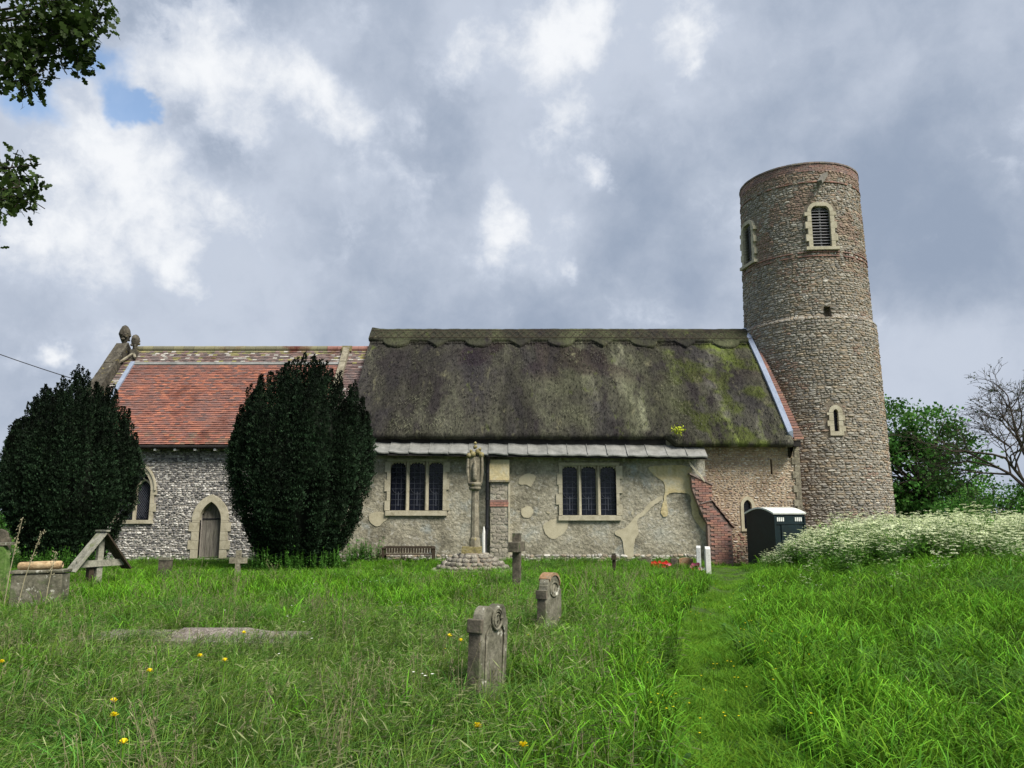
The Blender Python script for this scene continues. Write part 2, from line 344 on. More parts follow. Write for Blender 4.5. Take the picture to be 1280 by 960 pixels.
# ------------------------------------------------------------ ground
def path_x(y): return 1.35 + (y - 5) * .262 - .25 * np.sin((np.asarray(y) - 5) * .33)
def gz(x, y):
    x = np.asarray(x, float); y = np.asarray(y, float)
    s = x - path_x(np.clip(y, 0, 25))
    bank = .62 * ss(s, .4, 4.2) * ss(y, 3, 13) * (1 - ss(y, 20.5, 24.2) * (1 - ss(x, 13.5, 16)))
    z = bank + .10 * (fbm(x, y, 0, .35, 3) - .5) * ss(np.hypot(x, y), 1, 5)
    z = z - .10 * np.exp(-(s / .38) ** 2) * ss(y, 1, 4) * (1 - ss(y, 21, 24))
    z = z + .10 * np.exp(-((s - .9) / .5) ** 2) * ss(y, 3, 6) * (1 - ss(y, 14, 20))
    z = z - .55 * np.exp(-(((x - 8.9) / 1.9) ** 2 + ((y - 24.8) / 1.0) ** 2))
    z = z * (1 - ss(np.hypot(x, y), 60, 100))
    return z + 0.02
def spaced(a, n, p, far): 
    t = np.linspace(-1, 1, n); return np.sign(t) * (np.abs(t) * a + np.abs(t) ** p * far)
gx = spaced(22, 181, 9, 2500); gy = spaced(26, 201, 9, 2500) + 14
X, Y = np.meshgrid(gx, gy, indexing='ij'); Z = gz(X, Y)
nx, ny = X.shape; idx = np.arange(nx * ny).reshape(nx, ny)
MB().add(np.stack([X, Y, Z], -1), np.stack([idx[:-1, :-1], idx[1:, :-1], idx[1:, 1:], idx[:-1, 1:]], -1).reshape(-1, 4)).build('ground', M['soil'], smooth=True, kind='structure')
# ------------------------------------------------------------ wall tools
def wall_holes(mb, fn, us, vs, holes, depth=.3, col=None, nu=None):
    """grid over us x vs with rectangular holes (u0, u1, v0, v1) and reveals of the given depth"""
    U = sorted(set(list(us) + [h[0] for h in holes] + [h[1] for h in holes])); Vv = sorted(set(list(vs) + [h[2] for h in holes] + [h[3] for h in holes]))
    pts = {}; verts = []; faces = []
    def P(i, j):
        if (i, j) not in pts: pts[(i, j)] = len(verts); verts.append(fn(U[i], Vv[j], 0))
        return pts[(i, j)]
    for i in range(len(U) - 1):
        for j in range(len(Vv) - 1):
            cu, cv = (U[i] + U[i + 1]) / 2, (Vv[j] + Vv[j + 1]) / 2
            if any(h[0] < cu < h[1] and h[2] < cv < h[3] for h in holes): continue
            faces.append((P(i, j), P(i + 1, j), P(i + 1, j + 1), P(i, j + 1)))
    mb.add(verts, faces, col)
    for a, b, c, d in holes:
        q = [fn(a, c, 0), fn(b, c, 0), fn(b, d, 0), fn(a, d, 0)]; r = [fn(a, c, -depth), fn(b, c, -depth), fn(b, d, -depth), fn(a, d, -depth)]
        mb.add(q + r, [(i, (i + 1) % 4, (i + 1) % 4 + 4, i + 4) for i in range(4)] + [(4, 5, 6, 7)], col)
ICO_V = []
_p = (1 + 5 ** .5) / 2
for a, b in ((-1, _p), (1, _p), (-1, -_p), (1, -_p)): ICO_V.append((a, b, 0))
for a, b in ((-1, _p), (1, _p), (-1, -_p), (1, -_p)): ICO_V.append((0, a, b))
for a, b in ((_p, -1), (_p, 1), (-_p, -1), (-_p, 1)): ICO_V.append((a, 0, b))
ICO_V = np.array(ICO_V, float); ICO_V /= np.linalg.norm(ICO_V[0])
ICO_F = np.array([(0, 11, 5), (0, 5, 1), (0, 1, 7), (0, 7, 10), (0, 10, 11), (1, 5, 9), (5, 11, 4), (11, 10, 2), (10, 7, 6), (7, 1, 8), (3, 9, 4), (3, 4, 2), (3, 2, 6), (3, 6, 8), (3, 8, 9),
                  (4, 9, 5), (2, 4, 11), (6, 2, 10), (8, 6, 7), (9, 8, 1)])
ICO_N = np.sign(ICO_V) * np.abs(ICO_V) ** .62
def stones(mb, fn, u0, u1, v0, v1, w, h, colfn, skip=(), su=1.0, dep=.035, off=.0, fill=.92, jit=.16):
    rows = []
    v = v0 + h / 2
    while v < v1:
        hh = h * rnd.uniform(.75, 1.3); u = u0 + rnd.uniform(-w, 0) / su
        while u < u1:
            ww = w * rnd.choice((rnd.uniform(.4, 1.0), rnd.uniform(.8, 1.9))); cu = u + ww / 2 / su
            cv = v + rnd.uniform(-.22, .22) * h
            if u0 <= cu <= u1 and not any(a - ww * .3 / su < cu < b + ww * .3 / su and c - hh * .3 < cv < d + hh * .3 for a, b, c, d in skip):
                rows.append((cu, cv, ww * fill, hh * fill * rnd.uniform(.8, 1.1), rnd.uniform(.4, 1.7)))
            u += ww / su
        v += hh * .94
    R = np.array(rows); n = len(R)
    T = ICO_N[None] * np.ones((n, 1, 1)) + rng.uniform(-jit, jit, (n, 12, 3))
    rot = rng.uniform(-.28, .28, n); c, s_ = np.cos(rot)[:, None], np.sin(rot)[:, None]
    lu = T[:, :, 0] * R[:, 2:3] / 2; lv = T[:, :, 2] * R[:, 3:4] / 2; ld = T[:, :, 1] * dep * R[:, 4:5] + off
    uu = R[:, 0:1] + (lu * c - lv * s_) / su; vv = R[:, 1:2] + lu * s_ * .6 + lv * c
    P = np.stack(fn(uu, vv, ld), -1) if True else None
    C = np.repeat(colfn(R[:, 0], R[:, 1], n)[:, None, :], 12, 1)
    F_ = (ICO_F[None] + (np.arange(n) * 12)[:, None, None]).reshape(-1, 3)
    mb.add(P.reshape(-1, 3), F_, C.reshape(-1, 3))
    return n
def pick(pal, n, wts=None, var=.2):
    pal = np.array(pal); i = rng.choice(len(pal), n, p=(None if wts is None else np.array(wts) / sum(wts)))
    return pal[i] * rng.uniform(1 - var, 1 + var, (n, 1))
def frontal(Yw): return lambda u, v, d: (u + 0 * d, Yw - d + 0 * u, v + 0 * u)
BRICK = [(.30, .11, .07), (.24, .085, .055), (.36, .15, .09), (.20, .09, .07), (.28, .14, .09)]
def bricks(mb, fn, u0, u1, v0, v1, dep=.02, bw=.225, bh=.075, pal=BRICK, poly=None):
    k = 0; v = v0
    while v + bh * .6 < v1:
        u = u0 - (bw / 2 if k % 2 else 0)
        while u < u1 - .02:
            a, b = max(u, u0), min(u + bw - .012, u1)
            if b - a > .03 and (poly is None or poly((a + b) / 2, v + bh / 2)):
                c = np.array(pal[rnd.randrange(len(pal))]) * rnd.uniform(.75, 1.2)
                d1 = dep + rnd.uniform(-.006, .006)
                mb.add([fn(p, q, r) for p in (a, b) for r in (d1, -.03) for q in (v, min(v + bh - .012, v1))], BOXF, c)
            u += bw
        v += bh; k += 1
def pointed(cx, hw, zs, za, n=10):
    """outline of a pointed arch from left springing over the apex to the right springing"""
    h = za - zs; R_ = (hw * hw + h * h) / (2 * hw); out_ = []
    for i in range(n + 1):
        a = math.asin(min(1, h / R_)) * i / n; out_.append((cx - hw + R_ - R_ * math.cos(a), zs + R_ * math.sin(a)))
    return out_ + [(2 * cx - x, z) for x, z in reversed(out_[:-1])]
# ------------------------------------------------------------ TOWER
TX, TY, TTOP, TSET, TBAND = 11.95, 30.0, 15.04, 8.92, 11.2
def TR(z):
    z = np.asarray(z, float); return np.where(z >= TSET, 2.41 - .13 * (z - TSET) / (TTOP - TSET), 2.41 + .12 * np.clip((TSET - z) / .16, 0, 1) + .13 * (TSET - z) / TSET)
def tf(a, z, d):
    r = TR(z) + d; return (TX + r * np.sin(a), TY - r * np.cos(a), z + 0 * a + 0 * d)
def tf1(a, z, d): return tuple(float(q) for q in tf(a, z, d))
def on_tower(px, py):
    d = ray(px, py); z = 8.0
    for _ in range(30):
        r = float(TR(z)); A = d[0] ** 2 + d[1] ** 2; B = -2 * (d[0] * TX + d[1] * TY); C = TX ** 2 + TY ** 2 - r * r
        D = max(B * B - 4 * A * C, 0); t = (-B - math.sqrt(D)) / (2 * A); z = EYE + d[2] * t
    x, y = d[0] * t - TX, TY - d[1] * t
    return math.atan2(x, y), z
tower = thing('church_tower', 'tall round flint tower with louvred belfry openings at the right end of the church', 'church tower', (TX, TY, 0))
aW, zW0 = on_tower(1028, 309); _, zW1 = on_tower(1028, 258)
aV, zV0 = on_tower(930, 335); _, zV1 = on_tower(930, 288)
aL, zL0 = on_tower(1046, 541); _, zL1 = on_tower(1046, 507)
aH, zH0 = on_tower(1036, 396); _, zH1 = on_tower(1036, 383)
zWm = zW1
hwW = .40; ha = hwW / 2.33
aV, _ = on_tower(936, 312)
HO = [(aW - ha, aW + ha, zW0, zW1 + .02), (aV - ha, aV + ha, zW0, zW1 + .02), (aL - .16 / 2.55, aL + .16 / 2.55, zL0, zL1), (aH - .05, aH + .05, zH0, zH1)]
mb = MB()
wall_holes(mb, tf1, list(np.linspace(aW - PI - .3, aW + PI - .3, 73)), [-1, 2, 5, TSET - .16, TSET - .08, TSET, 10, 12, 14, TTOP], HO, .28)
# set-off ledge, parapet top
n_ = 72; ring = lambda r, z: [(TX + r * math.sin(2 * PI * i / n_), TY - r * math.cos(2 * PI * i / n_), z) for i in range(n_)]
def ringstrip(mb, a, b, c=None): mb.add(ring(*a) + ring(*b), [(i, (i + 1) % n_, (i + 1) % n_ + n_, i + n_) for i in range(n_)], c)
ringstrip(mb, (2.28, TTOP), (1.88, TTOP)); ringstrip(mb, (1.88, TTOP), (1.9, TTOP - .8)); mb.add(ring(1.9, TTOP - .8), [tuple(range(n_))])
mb.build('wall', M['mortar_tower'], tower, smooth=False)
TP = [(.27, .25, .205), (.20, .18, .14), (.125, .115, .095), (.38, .36, .31), (.26, .205, .13), (.18, .13, .075)]
def tcol(u, v, n):
    c = pick(TP, n, [5, 5, 3, 1.6, 2.5, 1.3], .22)
    br = pick([(.20, .115, .07), (.17, .10, .065), (.24, .16, .10)], n)
    nz_ = fbm(u * 2.4, v, 3.0, 1.3, 3)
    m_ = ss(v, TTOP - .9, TTOP - .5) * .85 + .6 * ss(nz_, .54, .66) * ss(v, TBAND - .1, TBAND + .5) + .35 * ss(nz_, .60, .68)
    m_ = m_ + .8 * np.exp(-((v - TBAND) / .12) ** 2) + .75 * np.exp(-((v - (TSET + .1)) / .10) ** 2) * (u > .5) + .9 * np.exp(-((u - aV - .3) / .14) ** 2) * (np.abs(v - zW0 - .2) < .5)
    oc = pick([(.28, .20, .12), (.23, .155, .085)], n); m2 = ss(u, .55, 1.15) * ss(fbm(u * 3, v, 9., 1.1, 3), .36, .58) * .85
    k = (rng.random(n) < m_)[:, None]; c = np.where(k, br, c)
    k2 = (rng.random(n) < m2)[:, None] & ~k
    return np.where(k2, oc, c)
mb = MB(); sk = [(a - .12 / 2.4, b + .12 / 2.4, c - .08, d + .1) for a, b, c, d in HO[:3]] + [HO[3]]
nst = 0
for za_, zb_ in ((-.3, TTOP - .32),):
    nst += stones(mb, tf, -2.15, 2.15, za_, zb_, .16, .085, tcol, sk, su=2.4, dep=.03)
mb.build('flint_stone', M['flint'], tower, kind='stuff')
mb = MB(); zz = TTOP - .30       # brick parapet courses
for k in range(5):
    m_ = 70; z0_ = TTOP - .36 + k * .075
    for i in range(m_):
        a0 = 2 * PI * (i + .5 * (k % 2)) / m_; a1 = a0 + 2 * PI / m_ * .93; c = np.array(BRICK[rnd.randrange(5)]) * rnd.uniform(.5, .85) * ((1, 1.25, 1.4) if k < 4 else (.8, 1.35, 1.6))
        dd = .03 + rnd.uniform(-.006, .006) + (.03 if k == 4 else 0)
        mb.add([tf1(a, z, d) for a in (a0, a1) for d in (dd, -.35 if k == 4 else -.03) for z in (z0_, z0_ + .064)], BOXF, c)
mb.build('brick_rim', M['brick'], tower, kind='stuff')
mb = MB()       # tile courses at the belfry floor
for z0_ in (TBAND, TBAND + .16, TBAND + 3.0):
    for i in range(60):
        a0 = -2.2 + 4.4 * i / 60; 
        if any(h[0] - .1 < a0 + .03 < h[1] + .1 and h[2] - .1 < z0_ < h[3] + .1 for h in HO) or rnd.random() < .25: continue
        c = np.array(BRICK[rnd.randrange(5)]) * rnd.uniform(.5, .9)
        mb.add([tf1(a, z, d) for a in (a0, a0 + .068) for d in (.055, -.03) for z in (z0_, z0_ + .04)], BOXF, c)
mb.build('tile_band', M['brick'], tower, kind='stuff')
def belfry(a0, name='belfry_window'):
    ca, sa = math.cos(a0), math.sin(a0); r0 = float(TR((zW0 + zW1) / 2))
    fn = lambda u, v, d: (TX + (r0 + d) * sa + u * ca, TY - (r0 + d) * ca + u * sa, v)
    zs = zW1 - .24; mb = MB()
    outer = pointed(0, hwW + .09, zs, zW1 + .15); inner = pointed(0, hwW - .05, zs, zW1 + .0)
    mb.strip(inner, outer, fn, -.12, .07); w_ = mb.build(name, M['limestone'], tower)
    for s_ in (-1, 1):
        z_ = zW0; k = 0
        while z_ < zs - .02:
            h_ = min(.24 + .03 * (k % 2), zs - z_); ex = .10 + (.09 if k % 2 else 0) + rnd.uniform(-.01, .01)
            q = MB(); a_, b_ = sorted((s_ * (hwW - .05), s_ * (hwW + ex)))
            q.prism([(a_, z_), (b_, z_), (b_, z_ + h_ - .008), (a_, z_ + h_ - .008)], fn, -.12, .075 + rnd.uniform(-.008, .012)); q.build('jamb_stone', M['limestone'], w_); z_ += h_; k += 1
    q = MB(); q.prism([(-hwW - .22, zW0 - .12), (hwW + .22, zW0 - .12), (hwW + .22, zW0), (-hwW - .22, zW0)], fn, -.15, .13); q.build('sill', M['limestone'], w_)
    q = MB(); q.prism([(-.03, zW0), (.03, zW0), (.03, zW1 - .1), (-.03, zW1 - .1)], fn, -.10, -.05); q.build('mullion', M['louvre'], w_)
    q = MB(); q.prism([(-.3, zs + .14), (.3, zs + .14), (.12, zW1 - .07), (0, zW1 - .02), (-.12, zW1 - .07)], fn, -.10, -.06); q.build('louvre_head', M['louvre'], w_)
    for k in range(13):
        z_ = zW0 + .03 + k * (zs + .12 - zW0) / 13; q = MB(); u0 = hwW - .05
        q.add([fn(x, z_ + e + g, d) for x in (-u0, u0) for d, e in ((-.02, 0), (-.14, .085)) for g in (0, .016)], BOXF); q.build('louvre', M['louvre'], w_)
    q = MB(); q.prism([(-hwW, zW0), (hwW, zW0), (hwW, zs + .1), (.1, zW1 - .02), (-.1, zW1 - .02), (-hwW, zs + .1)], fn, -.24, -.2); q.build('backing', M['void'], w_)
    return w_
belfry(aW); belfry(aV)
r0 = float(TR((zL0 + zL1) / 2)); ca, sa = math.cos(aL), math.sin(aL)
lfn = lambda u, v, d: (TX + (r0 + d) * sa + u * ca, TY - (r0 + d) * ca + u * sa, v)
mb = MB(); mb.strip(pointed(0, .085, zL1 - .25, zL1 - .13), pointed(0, .24, zL1 - .25, zL1 + .02), lfn, -.1, .06); lw = mb.build('lancet_window', M['limestone'], tower)
for s_ in (-1, 1):
    z_ = zL0 + .05; k = 0
    while z_ < zL1 - .27:
        q = MB(); a_, b_ = sorted((s_ * .085, s_ * (.24 + (.07 if (k + (s_ > 0)) % 2 else 0)))); h_ = min(.2, zL1 - .25 - z_)
        q.prism([(a_, z_), (b_, z_), (b_, z_ + h_ - .008), (a_, z_ + h_ - .008)], lfn, -.1, .06 + rnd.uniform(-.006, .01)); q.build('jamb_stone', M['limestone'], lw); z_ += h_; k += 1
q = MB(); q.prism([(-.24, zL0 - .1), (.24, zL0 - .1), (.24, zL0 + .05), (-.24, zL0 + .05)], lfn, -.1, .07); q.build('sill', M['limestone'], lw)
q = MB(); q.prism([(-.15, zL0), (.15, zL0), (.15, zL1), (-.15, zL1)], lfn, -.2, -.13); q.build('pane', M['glass'], lw)
aS, zS = on_tower(1022, 218); ca, sa = math.cos(aS), math.sin(aS)      # lead rain spout poking out of the parapet
q = MB(); p0 = np.array(tf1(aS + .10, zS + .22, -.10)); p0 = p0 + np.array((.15, 0, -.12)); p1 = p0 + np.array((-.50, -.55, -.62)); q.bar(p0, p1, .17, .14); q.build('rain_spout', M['old_wood'], tower)
# ------------------------------------------------------------ NAVE
nave = thing('church_nave', 'long thatched nave with rendered wall, two three-light windows and lead lean-to roof', 'church nave', (1.9, 27.8, 0))
NX0, NX1 = -5.60, 9.42; YR, ZR = 30.0, 8.93
NW = 25.7                      # rendered wall plane
def eave(x): 
    t = ss(x, 5.15, 5.55); return 25.48 - .10 * t, 4.22 - .26 * t
def tprof(x, s):
    """s: 0 ridge ... 1 eave edge, beyond: round under"""
    ye, ze = eave(x)
    y = YR + (ye - YR) * s; z = ZR + (ze - ZR) * s + .13 * np.sin(PI * s) - .30 * np.exp(-s * 28) * .35
    return y, z
ns, nu = 90, 300
S = np.linspace(0, 1, ns); XX = np.linspace(NX0, NX1, nu)
ux, sv = np.meshgrid(XX, S, indexing='ij')
y_, z_ = tprof(ux, sv); sn, cs = .72, .69
dn = .05 * (fbm(ux, sv * 6.5, 1., 1.2, 4) - .5) * 2 + .03 * (fbm(ux, sv * 2.0, 5., 7, 3) - .5) * 2
dn = dn + .07 * (fbm(ux * 1.5, 0 * ux, 2., 1, 3) - .5) * ss(sv, .9, 1)
y_ = y_ - sn * dn; z_ = z_ + cs * dn
ye, ze = eave(XX); rows = [(y_, z_)]
under = []
for dy_, dz_ in ((-.01, -.07), (.05, -.13), (.20, -.17), (.5, .02), (.9, .45)):
    under.append((ye + dy_ + .02 * (fbm(XX, dy_ * 9 + 0 * XX, 0, 5, 3) - .5), ze + dz_ - .05 * fbm(XX, 0 * XX, dz_, 6, 3)))
Yt = np.concatenate([y_, np.stack([u_[0] for u_ in under], 1)], 1); Zt = np.concatenate([z_, np.stack([u_[1] for u_ in under], 1)], 1)
bs = np.linspace(.06, 1, 14)[::-1]; Yb = YR + (34.5 - YR) * bs[None] + 0 * XX[:, None]; Zb = ZR + (4.2 - ZR) * bs[None] + .13 * np.sin(PI * bs)[None] + 0 * XX[:, None]
Yt = np.concatenate([Yb, Yt], 1); Zt = np.concatenate([Zb, Zt], 1); Xt = XX[:, None] + 0 * Yt
tone = 1 + .0 * Xt
k_ = Yt.shape[1]; ii = np.arange(nu * k_).reshape(nu, k_)
tone = .72 + .55 * ss(fbm(Xt * 1.0, Yt * .25, 7., .9, 4), .35, .65)
lw_ = ss(-Xt, -3.5, 3.5); rw_ = ss(Xt, 5.4, 6.6); tone = tone * (1.12 - .34 * lw_)
bare = ss(fbm(Xt * .8, Zt * .9, 21., .9, 3), .46, .56) * ss(Zt, 6.0, 7.2); tone = tone * (1 - .38 * bare)
streak = ss(fbm(Xt * 2.2, Zt * .22, 31., 1.4, 3), .56, .68) * (1 - bare); tone = tone * (1 + .8 * streak * (.4 + .6 * ss(Xt, -1, 3)))
mo = rw_ * ss(fbm(Xt * 1.3, Zt * 1.3, 41., 1.3, 3), .42, .56)
tc3 = np.stack([tone * (1 + .12 * bare + .04 * mo), tone * (1 - .05 * bare + .28 * mo - .04 * lw_), tone * (1 + .14 * bare + .10 * lw_ - .50 * mo)], -1)
mb = MB(); mb.add(np.stack([Xt, Yt, Zt], -1), np.stack([ii[:-1, :-1], ii[1:, :-1], ii[1:, 1:], ii[:-1, 1:]], -1).reshape(-1, 4), tc3.reshape(-1, 3))
for e in (0, nu - 1):          # verge ends, 0.35 m thick
    oy, oz = Yt[e], Zt[e]; iy = oy + (YR - oy) * .06; iz = oz - .36
    x_ = XX[e]; mb.add(np.stack([np.stack([x_ + 0 * oy, oy, oz], -1), np.stack([x_ + 0 * oy, iy, iz], -1)], 0), np.array([(i, i + 1, k_ + i + 1, k_ + i) for i in range(k_ - 1)]), (.8, .8, .8))
mb.build('thatch_roof', M['thatch'], nave, smooth=True)
# ridge cap with a scalloped and pointed lower edge
def scallop(x):
    t = (x - (-4.55)) / 1.62; i = np.floor(t + .5); f = np.abs(t - i) * 1.62
    pt = np.clip(1 - f / .42, 0, 1); rd = np.sqrt(np.clip(1 - (f / .52) ** 2, 0, 1))
    return 1.06 + .44 * np.where(i % 2 == 1, pt, rd)
nr = 16; XR = np.linspace(NX0 - .05, NX1 + .02, 760); tt = np.linspace(0, 1, nr)
slope = math.hypot(YR - 25.48, ZR - 4.22)
sx_, st = np.meshgrid(XR, tt, indexing='ij'); se = scallop(sx_) / slope * st; y_, z_ = tprof(sx_, se)
dn = .11 + .03 * (fbm(sx_, se * 6, 3., 5, 3) - .5) + .03 * np.exp(-se * 40); y_ = y_ - sn * dn; z_ = z_ + cs * dn
e2 = tprof(XR, scallop(XR) / slope)
Yt = np.concatenate([(2 * YR - y_)[:, ::-1], y_, (e2[0] + .0)[:, None]], 1); Zt = np.concatenate([z_[:, ::-1], z_, (e2[1] - .01)[:, None]], 1); Xt = XR[:, None] + 0 * Yt
Zt = Zt + (.07 * np.exp(-((XR - NX0) / .25) ** 2))[:, None] + (.02 * (fbm(XR, 0 * XR, 0, .9, 3) - .5) * 2)[:, None]
k_ = Yt.shape[1]; ii = np.arange(len(XR) * k_).reshape(-1, k_)
mb = MB(); mb.add(np.stack([Xt, Yt, Zt], -1), np.stack([ii[:-1, :-1], ii[1:, :-1], ii[1:, 1:], ii[:-1, 1:]], -1).reshape(-1, 4), (.95, 1.0, .85))
for e in (0, len(XR) - 1): mb.add(np.stack([Xt[e], Yt[e], Zt[e]], -1), [tuple(range(k_))], (.9, .9, .9))
rc = mb.build('thatch_ridge', M['thatch'], nave, smooth=True)
mb = MB()                      # hazel rods pegged over the ridge cap
def onroof(x, s, d):
    y, z = tprof(x, s / slope); return (float(x), float(y - sn * d), float(z + cs * d))
for s_ in (.38, .98):
    mb.tube([onroof(x, s_, .175) for x in np.linspace(NX0, NX1, 50)], .014, 4)
x = NX0 + .1
while x < NX1 - .3:
    mb.tube([onroof(x, .40, .18), onroof(x + .3, .96, .18)], .010, 3); mb.tube([onroof(x + .3, .40, .182), onroof(x, .96, .182)], .010, 3); x += .3
mb.build('ridge_rods', M['brown_wood'], nave, kind='stuff')
mb = MB()                      # loose straw that roughens the slope
nS = 9000; u = rng.uniform(NX0, NX1, nS); s_ = np.clip(rng.beta(1.1, .9, nS), .17, 1.0); y, z = tprof(u, s_)
ln = rng.uniform(.05, .16, nS); lean = rng.normal(0, .25, nS); w = rng.uniform(.006, .013, nS)
a = np.stack([u, y - sn * .05, z + cs * .05], -1); b = np.stack([u + lean * ln, y - ln * .67 - sn * .09, z - ln * .72 + cs * .09], -1)
wd = np.stack([w, 0 * w, 0 * w], -1); V = np.stack([a - wd, a + wd, b + wd * .5, b - wd * .5], 1)
g = rng.uniform(.7, 1.7, nS)[:, None, None] * (.6 + .8 * ss(fbm(u, z, 4., .8, 3), .35, .65))[:, None, None]; C = np.ones((nS, 4, 3)) * g
mb.add(V.reshape(-1, 3), np.arange(nS * 4).reshape(-1, 4), C.reshape(-1, 3)); mb.build('loose_straw', M['thatch'], nave, kind='stuff')
# walls
fR = frontal(NW)
L1 = [(488, 506.5), (511, 530.7), (535.4, 553.8)]; L2 = [(703, 722), (727, 745.5), (751, 770.3)]
def lights(Lp, ym): return [(WX(a, ym, NW), WX(b, ym, NW)) for a, b in Lp]
def holeof(ls, yb, yt): return (ls[0][0], ls[-1][1], WZ(yb, NW), WZ(yt, NW))
ls1, ls2 = lights(L1, 610), lights(L2, 614); h1, h2 = holeof(ls1, 638, 577), holeof(ls2, 644, 582)
mb = MB(); us = list(np.linspace(-5.75, 6.5, 60)); vs = list(np.linspace(-.3, 4.1, 26))
wall_holes(mb, fR, us, vs, [h1, h2], .32)
V0 = mb.V[0]; amp = .018; V0[:, 1] += amp * (fbm(V0[:, 0], V0[:, 2], 0, 1.5, 3) - .5) * 2
mb.box(-5.75, -5.45, NW + .002, 30, -.3, 4.0); mb.box(6.2, 6.5, NW + .002, 26.1, -.3, 3.9)
mb.build('rendered_wall', M['render'], nave)
def pxpoly(P, ox, oy, k, Yp=NW): return [wp(ox + a / k, oy + b / k, Yp) for a, b in P]
def smoothpoly(P, it=2):
    for _ in range(it):
        Q = []
        for i in range(len(P)):
            a, b = P[i], P[(i + 1) % len(P)]; Q += [(a[0] * .75 + b[0] * .25, a[1] * .75 + b[1] * .25), (a[0] * .25 + b[0] * .75, a[1] * .25 + b[1] * .75)]
        P = Q
    return P
K5 = 16 / 3
patches = [([(5, 545), (60, 530), (125, 540), (140, 575), (95, 605), (70, 635), (25, 620), (8, 585)], 460, 0), ([(1000, 350), (1010, 300), (1060, 275), (1110, 280), (1120, 315), (1095, 345), (1088, 370), (1060, 350)], 460, 0),
           ([(1020, 545), (1025, 510), (1065, 487), (1100, 510), (1103, 545), (1070, 575), (1035, 570)], 460, 0), ([(202, 620), (230, 600), (290, 578), (350, 575), (375, 590), (372, 630), (345, 680), (290, 715), (245, 705), (212, 665)], 640, 0),
           ([(1008, 425), (1008, 445), (960, 480), (920, 510), (890, 550), (850, 570), (830, 595), (843, 650), (842, 690), (812, 715), (812, 845), (752, 845), (738, 715), (700, 690), (680, 672), (690, 655), (735, 650), (760, 630), (795, 600), (820, 560), (860, 540), (890, 505), (915, 470), (960, 445)], 640, 1),
           ([(225, 535), (240, 525), (262, 535), (250, 548)], 640, 0), ([(795, 535), (810, 528), (815, 545), (800, 556)], 640, 0),
           ([(905, 228), (1000, 222), (1195, 222), (1200, 290), (1205, 400), (1235, 440), (1238, 540), (1290, 600), (1300, 680), (1260, 640), (1215, 590), (1190, 500), (1195, 412), (1120, 402), (1030, 405), (1030, 480), (1045, 560), (1010, 570), (985, 530), (1010, 470), (1018, 400), (1020, 335), (960, 300), (920, 265)], 640, 2)]
for P, ox, kd in patches:
    q = MB(); poly = smoothpoly(pxpoly(P, ox, 540, K5), 3)
    poly = [(a + .055 * (float(fbm(a, b_, 3., 9, 3)) - .5), b_ + .055 * (float(fbm(a, b_, 7., 9, 3)) - .5)) for a, b_ in poly]
    q.prism(poly, fR, -.03, .021 + .002 * kd); q.build('plaster_patch', M['plaster_yellow'] if kd == 2 else M['plaster'], nave)
mb = MB(); stones(mb, fR, -5.7, 6.2, -.2, .20, .17, .10, lambda u, v, n: pick([(.34, .32, .28), (.22, .20, .17), (.48, .46, .42), (.27, .21, .14)], n), dep=.04); mb.build('plinth_flints', M['flint'], nave, kind='stuff')
